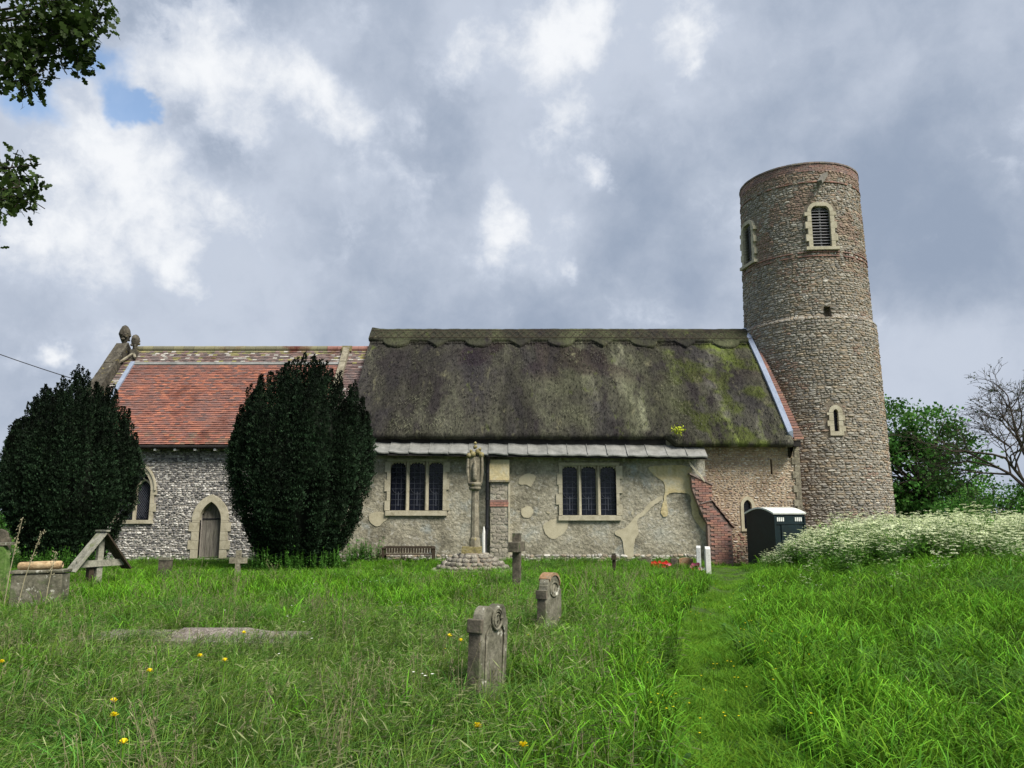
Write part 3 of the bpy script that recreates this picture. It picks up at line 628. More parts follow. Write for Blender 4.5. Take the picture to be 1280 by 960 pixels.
def window3(ls, h, seed):
    z0, z1 = h[2], h[3]; x0, x1 = h[0], h[1]; r = random.Random(seed); zs = z1 - .30
    q = MB(); q.prism([(x0 - .12, z1), (x1 + .12, z1), (x1 + .12, z1 + .10), (x0 - .12, z1 + .10)], fR, -.2, .045); w_ = q.build('window', M['limestone'], nave)
    q = MB(); q.add([fR(a, b, d) for a in (x0 - .14, x1 + .14) for d, t in ((.09, -.02), (-.2, 0)) for b in (z0 - .17, z0 + t)], BOXF); q.build('sill', M['limestone'], w_)
    for s_, xe in ((-1, x0), (1, x1)):
        z_ = z0; k = r.randrange(2)
        while z_ < z1 - .01:
            hh = min(r.uniform(.22, .4), z1 - z_); 
            if z1 - z_ - hh < .1: hh = z1 - z_
            ex = (.10 if k % 2 else .19) + r.uniform(-.02, .03); a, b = sorted((xe, xe + s_ * ex))
            q = MB(); q.prism([(a, z_), (b, z_), (b, z_ + hh - .006), (a, z_ + hh - .006)], fR, -.2, .04 + r.uniform(-.004, .01)); q.build('jamb_stone', M['limestone'], w_); z_ += hh; k += 1
    for i in range(2):
        a, b = ls[i][1], ls[i + 1][0]; c = (a + b) / 2
        q = MB(); q.prism([(a, -.10), (c - .02, 0.0), (c + .02, 0.0), (b, -.10), (b, -.2), (a, -.2)], lambda u, d, v: (u, NW - d, v), z0 + .002, z1 - .002); q.build('mullion', M['limestone'], w_)
    for a, b in ls:
        hw = (b - a) / 2; c = (a + b) / 2; A = []; B = []
        for i in range(33):
            t = -1 + 2 * i / 32; arch = z1 - .17 + .14 * math.sqrt(max(0, 1 - t * t)) ** .7
            cus = .045 * abs(math.sin(t * 2.5 * PI)) ** 1 if abs(t) < 1 else 0
            A.append((c + t * hw, min(arch - .03 + cus, z1 - .01))); B.append((c + t * hw, z1 + .001))
        q = MB(); q.strip(A, B, fR, -.17, -.04); q.build('cusped_head', M['limestone'], w_)
        q = MB(); q.prism([(a, z0), (b, z0), (b, z1), (a, z1)], fR, -.19, -.175); pn = q.build('pane', M['glass'], w_)
        q = MB()
        for k in range(1, 9):
            zz_ = z0 + (z1 - z0) * k / 9; q.add([fR(u_, v_, d) for u_ in (a, b) for d in (-.162, -.176) for v_ in (zz_ - .006, zz_ + .006)], BOXF)
        for t in (-.36, .36): q.add([fR(u_, v_, d) for u_ in (c + t * hw - .005, c + t * hw + .005) for d in (-.163, -.176) for v_ in (z0, z1)], BOXF)
        P = [(c, z0 + .18), (c, z0 + .75)]; q.add([fR(u_, v_, d) for u_ in (c - .012, c + .012) for d in (-.158, -.176) for v_ in (z0 + .15, z0 + .62)], BOXF)
        q.tube([fR(c + .8 * hw * math.cos(g_), z0 + .72 + .16 * math.sin(g_), -.16) for g_ in np.linspace(PI, 2 * PI, 9)], .007, 4)
        q.tube([fR(c + .8 * hw * math.cos(g_), z0 + 1.02 + .12 * math.sin(g_), -.16) for g_ in np.linspace(0, PI, 9)], .007, 4)
        q.build('lead_cames', M['came'], pn)
window3(ls1, h1, 3); window3(ls2, h2, 5)
q = MB(); q.box(-5.6, 5.2, 25.66, 26.1, 3.86, 4.12); q.build('fascia_board', M['dark_wood'], nave)
# lead lean-to roof: sheets and rolls
xa, xb = WX(462, 560, 25.3), WX(886, 572, 25.0); nsh = 17
zt_ = lambda x: 3.93 - .10 * (x - xa) / (xb - xa); zb_ = lambda x: 3.57 - .135 * (x - xa) / (xb - xa)
yb_ = lambda x: 25.18 - .05 * (x - xa) / (xb - xa)
for i in range(nsh):
    a = xa + (xb - xa) * i / nsh; b = xa + (xb - xa) * (i + 1) / nsh; sg = rnd.uniform(-.02, .015); lift = .022 if i < 8 else 0.006
    P = []
    for t in np.linspace(0, 1, 5):
        x = a + (b - a) * t; up = lift * (1 - t) * 1.6 + .012 * math.sin(t * PI * 2 + i)
        P.append([(x, 25.68, zt_(x) + up), (x, (25.68 + yb_(x)) / 2, (zt_(x) + zb_(x)) / 2 + up + .005), (x, yb_(x) + sg, zb_(x) + up), (x, yb_(x) + sg + .004, zb_(x) + up - .035)])
    V = np.array(P); V2 = V + np.array((0, .012, -.014)); id_ = np.arange(20).reshape(5, 4)
    f = np.stack([id_[:-1, :-1], id_[1:, :-1], id_[1:, 1:], id_[:-1, 1:]], -1).reshape(-1, 4); q = MB(); q.add(V.reshape(-1, 3), f); q.add(V2.reshape(-1, 3), f[:, ::-1])
    q.build('lead_sheet', M['lead'], nave)
    q = MB(); sh = .10 if i < 8 else 0
    q.tube([(a + sh, 25.68, zt_(a) + .02), (a, yb_(a), zb_(a) + .03)], .017, 6); q.build('lead_roll', M['lead'], nave)
q = MB()
q.add([(x, y, z) for x, zt2, zb2 in ((xa, zt_(xa), zb_(xa)), (xb, zt_(xb), zb_(xb))) for y, z in ((25.69, zt2 - .03), (25.69, zt2 - .12), (25.22, zb2 - .04), (25.22, zb2 - .10))],
      [(0, 4, 6, 2), (1, 3, 7, 5), (0, 2, 3, 1), (4, 5, 7, 6), (2, 6, 7, 3), (0, 1, 5, 4)]); q.build('eaves_board', M['dark_wood'], nave)
# pilaster with ashlar head, brick band and flint
px0, px1 = WX(613, 620, 25.45), WX(635.5, 620, 25.45); fP = frontal(25.45)
mb = MB(); mb.box(px0, px1, 25.46, 25.72, -.1, 2.62); mb.build('pilaster', M['render'], nave)
for a, b, nm, mt in ((2.66, 3.34, 'ashlar_block', 'plaster_yellow'), (1.80, 2.02, None, None)):
    if nm: q = MB(); q.box(px0 - .03, px1 + .03, 25.40, 25.71, a, b); q.build(nm, M[mt], nave)
q = MB(); q.box(px0 - .05, px1 + .05, 25.37, 25.71, 2.60, 2.66); q.build('pilaster_ledge', M['limestone_old'], nave)
q = MB(); bricks(q, fP, px0 - .01, px1 + .01, 1.80, 2.02, .02); q.build('brick_band', M['brick'], nave, kind='stuff')
q = MB(); q.box(px1 - .005, px1 + .05, 25.43, 25.71, .0, 2.6); q.build('quoin_strip', M['limestone'], nave)
mb = MB(); stones(mb, fP, px0 + .03, px1 - .03, .05, 2.58, .17, .12, lambda u, v, n: pick([(.24, .215, .16), (.20, .175, .13), (.27, .24, .18)], n), [(px0, px1, 1.76, 2.06)], dep=.008, fill=1.0)
mb.build('pilaster_stones', M['flint'], nave, kind='stuff')
xp = WX(609, 610, 25.35); q = MB(); q.tube([(xp + .03, 25.25, 3.45), (xp + .02, 25.33, 3.25), (xp, 25.38, 3.1), (xp, 25.38, 1.0), (xp - .05, 25.36, .8), (xp - .06, 25.36, .1)], [.09, .075, .055, .055, .055, .05], 10)
dp = q.build('drainpipe', M['iron'], nave, smooth=True)
q = MB(); q.tube([(xp - .10, 25.28, 1.15), (xp - .10, 25.28, .95), (xp - .11, 25.28, .90), (xp - .10, 25.26, .15)], [.02, .05, .055, .045], 8); q.build('white_pipe', M['white_paint'], nave)
for z_ in (2.9, 2.0, 1.1): q = MB(); q.tube([(xp, 25.38, z_), (xp, 25.38, z_ + .08)], .072, 10); q.build('pipe_collar', M['iron'], dp)
# west part of the nave wall: rubble flint with lancet and slit
fW = frontal(26.0); lx0, lx1 = WX(929.5, 645, 26), WX(940.5, 645, 26); lz0, lz1 = WZ(661, 26), WZ(624, 26); sx0 = WX(963.2, 584, 26); sz0, sz1 = WZ(593, 26), WZ(574, 26)
hl = (lx0, lx1, lz0, lz1); hs = (sx0, sx0 + .06, sz0, sz1)
mb = MB(); wall_holes(mb, fW, list(np.linspace(6.0, 9.75, 24)), list(np.linspace(-.9, 4.1, 20)), [hl, hs], .3); mb.box(9.45, 9.75, 26.005, 28.2, -.9, 3.9); mb.build('rubble_wall', M['mortar_buff'], nave)
mb = MB(); BP = [(.36, .29, .21), (.27, .20, .14), (.42, .37, .29), (.20, .155, .12), (.33, .21, .14), (.50, .46, .40)]
def wcol(u, v, n):
    c = pick(BP, n, [4, 3, 3, 1.4, 1.6, .8]); r_ = pick(BRICK, n) * .8; k = (rng.random(n) < .55 * ss(-v, -1.15, -.6))[:, None]; return np.where(k, r_, c)
stones(mb, fW, 6.3, 9.74, -.5, 3.92, .135, .075, wcol, [(hl[0] - .07, hl[1] + .07, hl[2] - .1, hl[3] + .1), hs], dep=.022, fill=.74)
mb.build('rubble_stone', M['flint'], nave, kind='stuff')
mb = MB(); z_ = -.3; k = 0
for k in range(18):
    q = MB(); w_ = .13 + .1 * (k % 2); q.box(9.76 - w_, 9.80, 25.955 - .004 * (k % 2), 26.05, z_, z_ + .225); z_ += .235; q.build('quoin_stone', M['limestone_old'] if k % 3 else M['limestone_old'], nave)
c_ = (lx0 + lx1) / 2; hw = (lx1 - lx0) / 2
q = MB(); iA = [(lx0 + .01, lz0)] + pointed(c_, hw - .01, lz1 - .22, lz1 - .02) + [(lx1 - .01, lz0)]; oA = [(lx0 - .09, lz0)] + pointed(c_, hw + .09, lz1 - .22, lz1 + .10) + [(lx1 + .09, lz0)]
q.strip(iA, oA, fW, -.1, .035); w_ = q.build('lancet_window', M['plaster'], nave); q = MB(); q.prism([(lx0 - .1, lz0 - .08), (lx1 + .1, lz0 - .08), (lx1 + .1, lz0), (lx0 - .1, lz0)], fW, -.1, .05); q.build('sill', M['plaster'], w_)
q = MB(); q.prism([(lx0, lz0), (lx1, lz0), (lx1, lz1), (lx0, lz1)], fW, -.2, -.15); q.build('pane', M['glass'], w_)
q = MB(); q.box(6.2, 9.72, 25.55, 26.02, 3.80, 4.0); q.build('wall_plate', M['dark_wood'], nave)
# west gable of brick with its lead flashing beside the tower
gz_ = [(26.03, 3.9), (29.9, 8.72), (30, 8.8), (30.1, 8.72), (34.2, 3.9), (34.2, 0), (26.03, 0), (26.03, 3.7)]
q = MB(); q.prism([(y, z) for y, z in gz_], lambda u, v, d: (d, u, v), 9.44, 9.78, (.24, .12, .085)); q.build('gable_wall', M['brick'], nave)
q = MB(); P = []
for s_ in np.linspace(-.01, .96, 9):
    y, z = tprof(9.42, s_); P.append((float(y), float(z)))
for dx0, dx1, up in ((9.30, 9.47, .09),):
    A = [(dx0, y - .05, z + .10) for y, z in P]; B = [(dx1, y - .05, z + .16) for y, z in P]; C_ = [(dx1 + .02, y, z - .1) for y, z in P]; D_ = [(dx0, y, z + .02) for y, z in P]
    n9 = len(P); V = A + B + C_ + D_; f = []
    for i in range(n9 - 1):
        for a, b in ((0, 1), (1, 2), (3, 0)): f.append((a * n9 + i, b * n9 + i, b * n9 + i + 1, a * n9 + i + 1))
    f += [(0, n9, 2 * n9, 3 * n9), (n9 - 1, 4 * n9 - 1, 3 * n9 - 1, 2 * n9 - 1)]
    q.add(V, f)
q.build('lead_flashing', M['lead_blue'], nave)
q = MB(); prev = None                       # brick slip beside the flashing
for s_ in np.linspace(.12, .97, 46):
    y, z = tprof(9.42, s_); c = np.array(BRICK[rnd.randrange(5)]) * rnd.uniform(.6, 1); q.box(9.49, 9.60 + .22 * s_, float(y) - .02, float(y) + .1, float(z) - .08, float(z) - .01 , c)
q.build('brick_edge', M['brick'], nave, kind='stuff')
# brick buttress at the end of the rendered wall
bx = lambda p: WX(p, 640, 25.4)
def by(y): return WZ(y, 25.4)
prof = [(bx(866), by(596)), (bx(883), by(596)), (bx(891), by(607)), (bx(891), by(628)), (bx(914), by(660)), (bx(914), -.3), (bx(884), -.3), (bx(884), by(655)), (bx(874), by(632)), (bx(867), by(612))]
fB = frontal(25.42); q = MB(); q.prism(prof[::-1], fB, -.65, -.01, (.20, .12, .09)); bt = q.build('buttress', M['brick'], nave)
def inpoly(x, z):
    c = False; n = len(prof)
    for i in range(n):
        (a, b), (e, f) = prof[i], prof[i - 1]
        if (b > z) != (f > z) and x < (e - a) * (z - b) / (f - b) + a: c = not c
    return c
q = MB(); bricks(q, fB, bx(862), bx(914) - .01, -.2, by(597), .018, poly=lambda x, z: inpoly(x - .09, z) and inpoly(x + .09, z)); 
for (xe, za, zb2) in ((bx(914), -.2, by(661)), (bx(891), by(627), by(608))): bricks(q, lambda u, v, d, xe=xe: (xe + d, u, v), 25.45, 26.0, za, zb2, .012)
q.build('brick', M['brick'], bt, kind='stuff')
q = MB(); U = np.array
def slab(q, x0, z0, x1, z1, t, c): q.add([(x, y, z + e) for (x, z) in ((x0, z0), (x1, z1)) for y in (25.37, 26.05) for e in (0, t)], BOXF, c)
for k in range(5):
    t0, t1 = k / 5, (k + 1) / 5; lx = lambda t: bx(889) + (bx(917) - bx(889)) * t; lz = lambda t: by(625) + (by(662) - by(625)) * t
    slab(q, lx(t0), lz(t0) + .03, lx(t1) + .02, lz(t1) + .05, .035, np.array((.20, .11, .08)) * rnd.uniform(.8, 1.2))
slab(q, bx(864), by(593), bx(893), by(607), .05, (.17, .12, .10)); slab(q, bx(876), by(630), bx(890), by(626), .04, (.17, .11, .09))
q.build('weathering_tiles', M['brick'], bt)
q = MB(); q.add([(x, y, z) for x, z in ((bx(864), by(581)), (bx(882), by(603))) for y in (25.36, 25.55) for z in (z, z + .09)], BOXF); q.build('stone_coping', M['limestone'], nave)
q = MB(); r_ = random.Random(4); xm, zm = wp(847, 538, 25.4)     # moss clump growing on the eaves
for i in range(170):
    p = (xm + r_.gauss(0, .13), 25.36 + r_.gauss(0, .05), zm + r_.gauss(0, .08)); d = Vector((r_.gauss(0, 1), -1, r_.gauss(0, 1))).normalized() * .035
    e = Vector((r_.gauss(0, 1), r_.gauss(0, 1), r_.gauss(0, 1))).normalized() * .03; q.add([np.array(p), np.array(p) + d + e, np.array(p) + d * 2, np.array(p) + d - e], np.array([(0, 1, 2, 3)]))
q.build('moss_clump', M['moss'], nave)
# ------------------------------------------------------------ CHANCEL
chan = thing('church_chancel', 'lower flint chancel with red clay tile roof, stone-coped gable and pointed door', 'church chancel', (-10.5, 27.8, 0))
CW = 26.2; CX0, CX1 = -15.5, -5.62; ZCR = 7.96; YCR = 29.4; YCE, ZCE = 25.9, 3.88
fC = frontal(CW); CU = lambda px, y=640: WX(px, y, CW); CZ = lambda y: WZ(y, CW)
dx0, dx1, dz0, dz1 = CU(250.5), CU(277.5), CZ(698), CZ(627); wx0, wx1, wz0, wz1 = CU(145.5), CU(187), CZ(650), CZ(583)
HD = (dx0, dx1, dz0, dz1); HWn = (wx0, wx1, wz0, wz1)
mb = MB(); wall_holes(mb, fC, list(np.linspace(CX0, -5.7, 40)), list(np.linspace(-.3, 3.95, 18)), [HD, HWn], .3)
mb.add([(CX0, CW, -.3), (CX0, 32.6, -.3), (CX0, 32.6, 3.9), (CX0, YCR, ZCR - .05), (CX0, CW, 4.0)], [(0, 1, 2, 3, 4)]); mb.build('flint_wall', M['mortar_grey'], chan)
dc, dh = (dx0 + dx1) / 2, (dx1 - dx0) / 2; wc, wh = (wx0 + wx1) / 2, (wx1 - wx0) / 2
FP = [(.46, .45, .42), (.34, .33, .31), (.21, .205, .20), (.11, .11, .115), (.055, .055, .06), (.60, .59, .56)]
mb = MB(); stones(mb, fC, CX0, -5.7, -.2, 3.88, .105, .072, lambda u, v, n: pick(FP, n, [4, 3, 3, 3, 3, 2.2], .2), [(dx0 - .24, dx1 + .24, -1, dz1 - .55), (dc - .52, dc + .52, dz1 - .56, dz1 - .2), (dc - .3, dc + .3, dz1 - .21, dz1 + .13),
            (wx0 - .13, wx1 + .13, wz0 - .12, wz1 - .55), (wc - .5, wc + .5, wz1 - .55, wz1 - .22), (wc - .25, wc + .25, wz1 - .25, wz1 + .1)], dep=.026, fill=.90)
mb.build('flint_stone', M['flint'], chan, kind='stuff')
zs = dz1 - .62       # priest's door
q = MB(); iA = pointed(dc, dh, zs, dz1); oA = pointed(dc, dh + .26, zs, dz1 + .24); q.strip(iA, oA, fC, -.12, .05); ds = q.build('door_surround', M['limestone'], chan)
q = MB(); q.strip(pointed(dc, dh + .002, zs, dz1 + .0)[3:-3], [(x, dz1 + .06) for x, z in pointed(dc, dh, zs, dz1)[3:-3]], fC, -.3, -.01); q.build('arch_soffit', M['limestone'], ds)
for s_ in (-1, 1):
    z_ = dz0; k = 0
    while z_ < zs - .01:
        h_ = min(.3, zs - z_); ex = .24 + (.10 if k % 2 else 0); a, b = sorted((dc + s_ * dh, dc + s_ * (dh + ex))); q = MB()
        q.prism([(a, z_), (b, z_), (b, z_ + h_ - .008), (a, z_ + h_ - .008)], fC, -.12, .045 + rnd.uniform(-.004, .01)); q.build('jamb_stone', M['limestone'], ds); z_ += h_; k += 1
q = MB(); q.prism([(dx0, dz0), (dx1, dz0), (dx1, dz1 - .5)] + [(x, z) for x, z in pointed(dc, dh, zs, dz1)[::-1]] + [(dx0, dz1 - .5)], fC, -.29, -.26); dr = q.build('door', M['dark_wood'], chan)
for k in range(5):
    a = dx0 + (dx1 - dx0) * k / 5 + .004; b = dx0 + (dx1 - dx0) * (k + 1) / 5 - .004; top = lambda x: zs + math.sqrt(max(0, 1 - ((x - dc) / dh) ** 2)) ** .9 * (dz1 - zs) * .98
    q = MB(); q.prism([(a, dz0 + .02), (b, dz0 + .02), (b, top(b)), (a, top(a))], fC, -.26, -.22 + rnd.uniform(-.004, .004)); q.build('plank', M['old_wood'], dr)
q = MB(); q.prism([(dx0, dz0 + 1.28), (dx1, dz0 + 1.28), (dx1, dz0 + 1.33), (dx0, dz0 + 1.33)], fC, -.25, -.205); q.build('iron_strap', M['iron'], dr)
# two-light pointed window
zs = wz0 + 1.0; q = MB(); q.strip(pointed(wc, wh, zs, wz1), pointed(wc, wh + .13, zs, wz1 + .14), fC, -.12, .05); w_ = q.build('window', M['limestone'], chan)
q = MB(); q.strip(pointed(wc, wh + .13, zs, wz1 + .142)[:], pointed(wc, wh + .18, zs, wz1 + .20), fC, .0, .09); q.build('hood_mould', M['limestone'], w_)
q = MB(); P = pointed(wc, wh, zs, wz1 + .001); q.strip(P, [(x, wz1 + .02) for x, z in P], fC, -.3, -.0); q.build('arch_soffit', M['limestone'], w_)
for s_ in (-1, 1):
    z_ = wz0; k = 0
    while z_ < zs - .01:
        h_ = min(.28, zs - z_); ex = .12 + (.09 if k % 2 else 0); a, b = sorted((wc + s_ * wh, wc + s_ * (wh + ex))); q = MB()
        q.prism([(a, z_), (b, z_), (b, z_ + h_ - .008), (a, z_ + h_ - .008)], fC, -.12, .045); q.build('jamb_stone', M['limestone'], w_); z_ += h_; k += 1
q = MB(); q.prism([(wx0 - .14, wz0 - .12), (wx1 + .14, wz0 - .12), (wx1 + .14, wz0), (wx0 - .14, wz0)], fC, -.2, .08); q.build('sill', M['limestone'], w_)
q = MB(); q.prism([(wc - .035, wz0), (wc + .035, wz0), (wc + .035, zs + .2), (wc - .035, zs + .2)], fC, -.18, -.05); q.build('mullion', M['limestone'], w_)
for s_ in (-1, 1):
    c2 = wc + s_ * (wh / 2 + .01); q = MB()
    q.tube([fC(c2 - wh / 2 + .03, zs - .05, -.1)] + [fC(x, z, -.1) for x, z in pointed(c2, wh / 2 - .03, zs, zs + .36, 6)] + [fC(c2 + wh / 2 - .03, zs - .05, -.1)], .035, 6); q.tube([fC(c2 - .02 * s_, zs + .36, -.1), fC(wc + s_ * .06, zs + .62, -.1)], .03, 6)
    q.build('tracery', M['limestone'], w_)
q = MB(); q.prism([(wx0, wz0), (wx1, wz0), (wx1, wz1), (wx0, wz1)], fC, -.22, -.2); pn = q.build('pane', M['glass'], w_)
q = MB(); k = 0
for t in np.arange(-2.2, 2.2, .10):
    for sg in (-1, 1):
        a = (wx0, wz0 + 1.0 + t); b = (wx1, a[1] + sg * (wx1 - wx0) * 1.35)
        pts = [(a[0] + (b[0] - a[0]) * u_, a[1] + (b[1] - a[1]) * u_) for u_ in np.linspace(0, 1, 12)]; pts = [p for p in pts if wz0 < p[1] < wz1]
        if len(pts) > 1: q.tube([fC(*pts[0], -.19), fC(*pts[-1], -.19)], .006, 4)
q.build('lead_cames', M['came'], pn, kind='stuff')
# roof
def croof(x, s, d):    # s metres down the slope from the ridge
    y = YCR + (YCE - YCR) * s / CS; z = ZCR + (ZCE - ZCR) * s / CS; return (x, y - cn * d, z + cc_ * d)
CS = math.hypot(YCR - YCE, ZCR - ZCE); cn = (ZCR - ZCE) / CS; cc_ = (YCR - YCE) / CS
q = MB(); V = [(x, y, z) for x in (-15.0, CX1) for y, z in ((YCE, ZCE), (YCR, ZCR), (33.0, ZCE), (33.0, ZCE - .15), (YCR, ZCR - .2), (YCE, ZCE - .15))]
q.add(V, [(0, 1, 7, 6), (1, 2, 8, 7), (5, 11, 10, 4), (4, 10, 9, 3), (0, 6, 11, 5), (2, 3, 9, 8), (0, 5, 4, 1), (1, 4, 3, 2), (6, 7, 10, 11), (7, 8, 9, 10)], (.12, .06, .05)); q.build('roof', M['tile'], chan)
def tiles(x0, x1, s0, s1, w, g, colfn, lift=.0):
    q = MB(); s = s1; k = 0; VV = []; CC = []
    rws = int((s1 - s0) / g)
    for r_ in range(rws):
        s = s1 - r_ * g; x = x0 - (w / 2 if r_ % 2 else 0); wav = .012 * math.sin(r_ * .7)
        while x < x1 - .02:
            a, b = max(x, x0), min(x + w - .006, x1)
            if b - a > .03:
                l0 = lift + .030 + rnd.uniform(-.005, .009); j = rnd.uniform(-.008, .008)
                VV.append([croof(p, t, l) for p in (a, b) for t, lo, hi in ((s - g * 1.25, lift + .0, lift + .014), (s + j, l0, l0 + .016)) for l in (lo, hi)]); CC.append((x, s))
            x += w
    VV = np.array(VV); n = len(VV); C = colfn(np.array(CC), n); q.add(VV.reshape(-1, 3), (BOXF[None] + (np.arange(n) * 8)[:, None, None]).reshape(-1, 4), np.repeat(C[:, None], 8, 1).reshape(-1, 3)); return q
def redcol(P, n):
    c = pick([(.27, .070, .028), (.21, .055, .028), (.33, .095, .036), (.16, .048, .030), (.11, .042, .032)], n, [4, 3, 1.8, 2, 1.2], .2)
    f = fbm(P[:, 0], P[:, 1], 2., .9, 3); d = ss(f, .5, .66)[:, None] * .45; c = c * (1 - d) + np.array((.12, .05, .042)) * d
    e = ss(P[:, 1], CS - .9, CS - .1)[:, None] * (rng.random((n, 1)) < .25); return c * (1 - e * .6) + np.array((.10, .075, .03)) * e * .6
def oldcol(P, n):
    c = pick([(.14, .085, .075), (.10, .070, .065), (.19, .12, .10), (.40, .38, .34), (.22, .20, .05)], n, [4, 3, 2.5, 1.6, 1.4], .2)
    k = (rng.random(n) < ss(-P[:, 1], -.42, -.15) * .8)[:, None]; return np.where(k, pick([(.12, .12, .03), (.17, .15, .05)], n), c)
S0 = 1.0
tiles(-14.52, -6.62, S0 + .04, CS + .06, .17, .098, redcol, .05).build('roof_tiles', M['tile'], chan, kind='stuff')
tiles(-15.0, CX1, .08, S0 - .05, .17, .10, oldcol).build('upper_roof_tiles', M['tile'], chan, kind='stuff')
tiles(-15.0, -14.62, S0, CS + .03, .17, .10, oldcol).build('verge_tiles', M['tile'], chan, kind='stuff')
tiles(-6.4, CX1, S0, CS + .03, .17, .10, lambda P, n: pick([(.11, .060, .055), (.08, .05, .05), (.14, .08, .07), (.42, .40, .38)], n, [4, 3, 2, .9], .2)).build('west_roof_tiles', M['tile'], chan, kind='stuff')
for i in range(23):
    a = -14.95 + i * (9.3 / 23); q = MB(); c = (.24, .09, .06) if a > -7.6 else np.array((.13, .12, .045)) * rnd.uniform(.7, 1.3)
    q.tube([(a, YCR, ZCR - .0), (a + .395, YCR, ZCR + rnd.uniform(-.006, .006))], .13, 10, c); q.build('ridge_tile', M['tile'], chan)
q = MB(); q.add([croof(x, s, d) for x in (-14.6, -6.6) for s in (S0 - .06, S0 + .07) for d in (.03, .10)], BOXF); q.build('lead_flashing', M['lead'], chan)
q = MB(); q.add([croof(x, s, d) for x in (-14.66, -14.50) for s in (S0 - .05, CS + .02) for d in (.02, .15)], BOXF); q.build('lead_flashing', M['lead_blue'], chan)
def gutter():
    q = MB(); q.tube([(-15.1, YCE - .07, ZCE - .07), (CX1 - .3, YCE - .07, ZCE - .07)], .055, 8); q.build('gutter', M['dark_wood'], chan)
    for i in range(14):
        x = -14.9 + i * .68; q = MB(); q.box(x, x + .07, YCE - .06, CW + .02, ZCE - .20, ZCE - .13); q.build('rafter_end', M['white_paint'], chan)
    q = MB(); q.box(-15.4, -5.7, YCE + .04, CW + .01, ZCE - .125, ZCE - .02); q.build('soffit', M['dark_wood'], chan)
gutter()
def coping(x0, x1, s0, s1, d0, d1, step, nm, mt):
    s = s0
    while s < s1:
        e = min(s + step, s1); q = MB(); jj = rnd.uniform(-.012, .012); q.add([croof(x, t, d + (jj if d > 0 else 0)) for x in (x0, x1) for t in (s, e - .012) for d in (d0, d1)], BOXF); q.build(nm, M[mt], chan); s = e
coping(-15.55, -15.12, -.02, CS + .2, -.3, .30, .62, 'coping_stone', 'coping_dark'); coping(-15.14, -15.05, 0.0, CS + .15, -.2, .335, .75, 'coping_edge', 'coping_dark')
coping(-6.62, -6.38, .12, CS, -.1, .20, .45, 'coping_stone', 'limestone_old')
q = MB(); q.box(-6.68, -6.30, YCR - .22, YCR + .1, ZCR - .12, ZCR + .10); q.build('coping_block', M['lichen_stone'], chan)
q = MB(); q.add([(-15.5, y, z) for y, z in ((YCR, ZCR + .1), (33.2, ZCE), (33.2, ZCE - .6), (YCR, ZCR - .7))] + [(-15.1, y, z) for y, z in ((YCR, ZCR + .1), (33.2, ZCE), (33.2, ZCE - .6), (YCR, ZCR - .7))],
        [(0, 1, 2, 3), (7, 6, 5, 4), (0, 4, 5, 1), (2, 6, 7, 3), (1, 5, 6, 2)]); q.build('rear_coping', M['limestone_old'], chan)
def finial(x, y, zb, s):
    q = MB(); q.box(x - .17 * s, x + .17 * s, y - .15 * s, y + .15 * s, zb - .35, zb + .12 * s); f0 = q.build('finial', M['coping_dark'], chan)
    q = MB(); q.lathe([(.10 * s, .12 * s), (.085 * s, .22 * s), (.11 * s, .30 * s), (.17 * s, .42 * s), (.21 * s, .58 * s), (.20 * s, .74 * s), (.13 * s, .88 * s), (.03 * s, .94 * s)], (x, y, zb), 12)
    for v_ in q.V: v_ += rng.uniform(-.014, .014, v_.shape)
    q.build('finial_head', M['coping_dark'], f0, smooth=True)
    q = MB()
    for k in range(14):
        a = rnd.uniform(0, 2 * PI); h_ = rnd.uniform(.34, .85) * s; r_ = .19 * s * math.sin(min(1, h_ / (.9 * s)) * PI * .8 + .2); q.lathe([(.01, -.05), (.05, -.02), (.055, .02), (.01, .05)], (x + r_ * math.cos(a), y + r_ * math.sin(a), zb + h_), 6)
    q.build('carved_leaves', M['coping_dark'], f0, smooth=True)
xf, zf = wp(153, 436, YCR); finial(xf + .05, YCR, zf, 1.0)
xf, zf = wp(168, 440, 29.0); finial(xf, 29.0, zf, .74)
q = MB()
for s_, t_ in ((-1, .75), (1, .2)): q.tube([(xf, 28.95, zf - .05), (xf + s_ * t_ * .75, 28.95 - t_ * .7, zf - .1 - t_ * .85)], .05, 6)
q.build('gablet_moulding', M['limestone_old'], chan)
# ------------------------------------------------------------ churchyard cross
cx, cy = WX(591, 700, 21.2), 21.2; g0 = float(gz(cx, cy))
cross = thing('churchyard_cross', 'tall carved stone cross on a cobbled mound in front of the nave wall', 'stone cross', (cx, cy, g0))
MH = .56 - g0
q = MB(); prof = [(1.12, -.1), (1.0, .05), (.75, .22), (.5, .38), (.33, MH - .08), (.28, MH - .04)]; q.lathe(prof, (cx, cy, g0), 20); q.build('mound', M['mortar_tower'], cross, smooth=True)
q = MB(); V = np.array([(*((ICO_N[i] + rng.uniform(-.12, .12, 3)) * (1, .8, .7)),) for i in range(12)]) ; q.add(V * .5 + np.array(cross.location), ICO_F); st0 = q.build('cobble', M['cobble'], cross, smooth=True)
cnt = 0; rr = 1.06; rings = [(1.06, .02, 30), (.92, .12, 27), (.78, .21, 24), (.64, .30, 20), (.50, .39, 16), (.38, MH - .1, 12)]
for r_, h_, n in rings:
    for k in range(n):
        a = 2 * PI * (k + rnd.random() * .5) / n; sc = rnd.uniform(.8, 1.25); o = st0 if cnt == 0 else inst(st0, cross)
        o.location = (r_ * math.cos(a), r_ * math.sin(a), h_); o.rotation_euler = (rnd.uniform(-.4, .4), rnd.uniform(-.4, .4), a + PI / 2 + rnd.uniform(-.5, .5)); o.scale = (.20 * sc, .17 * sc, .19 * sc); cnt += 1
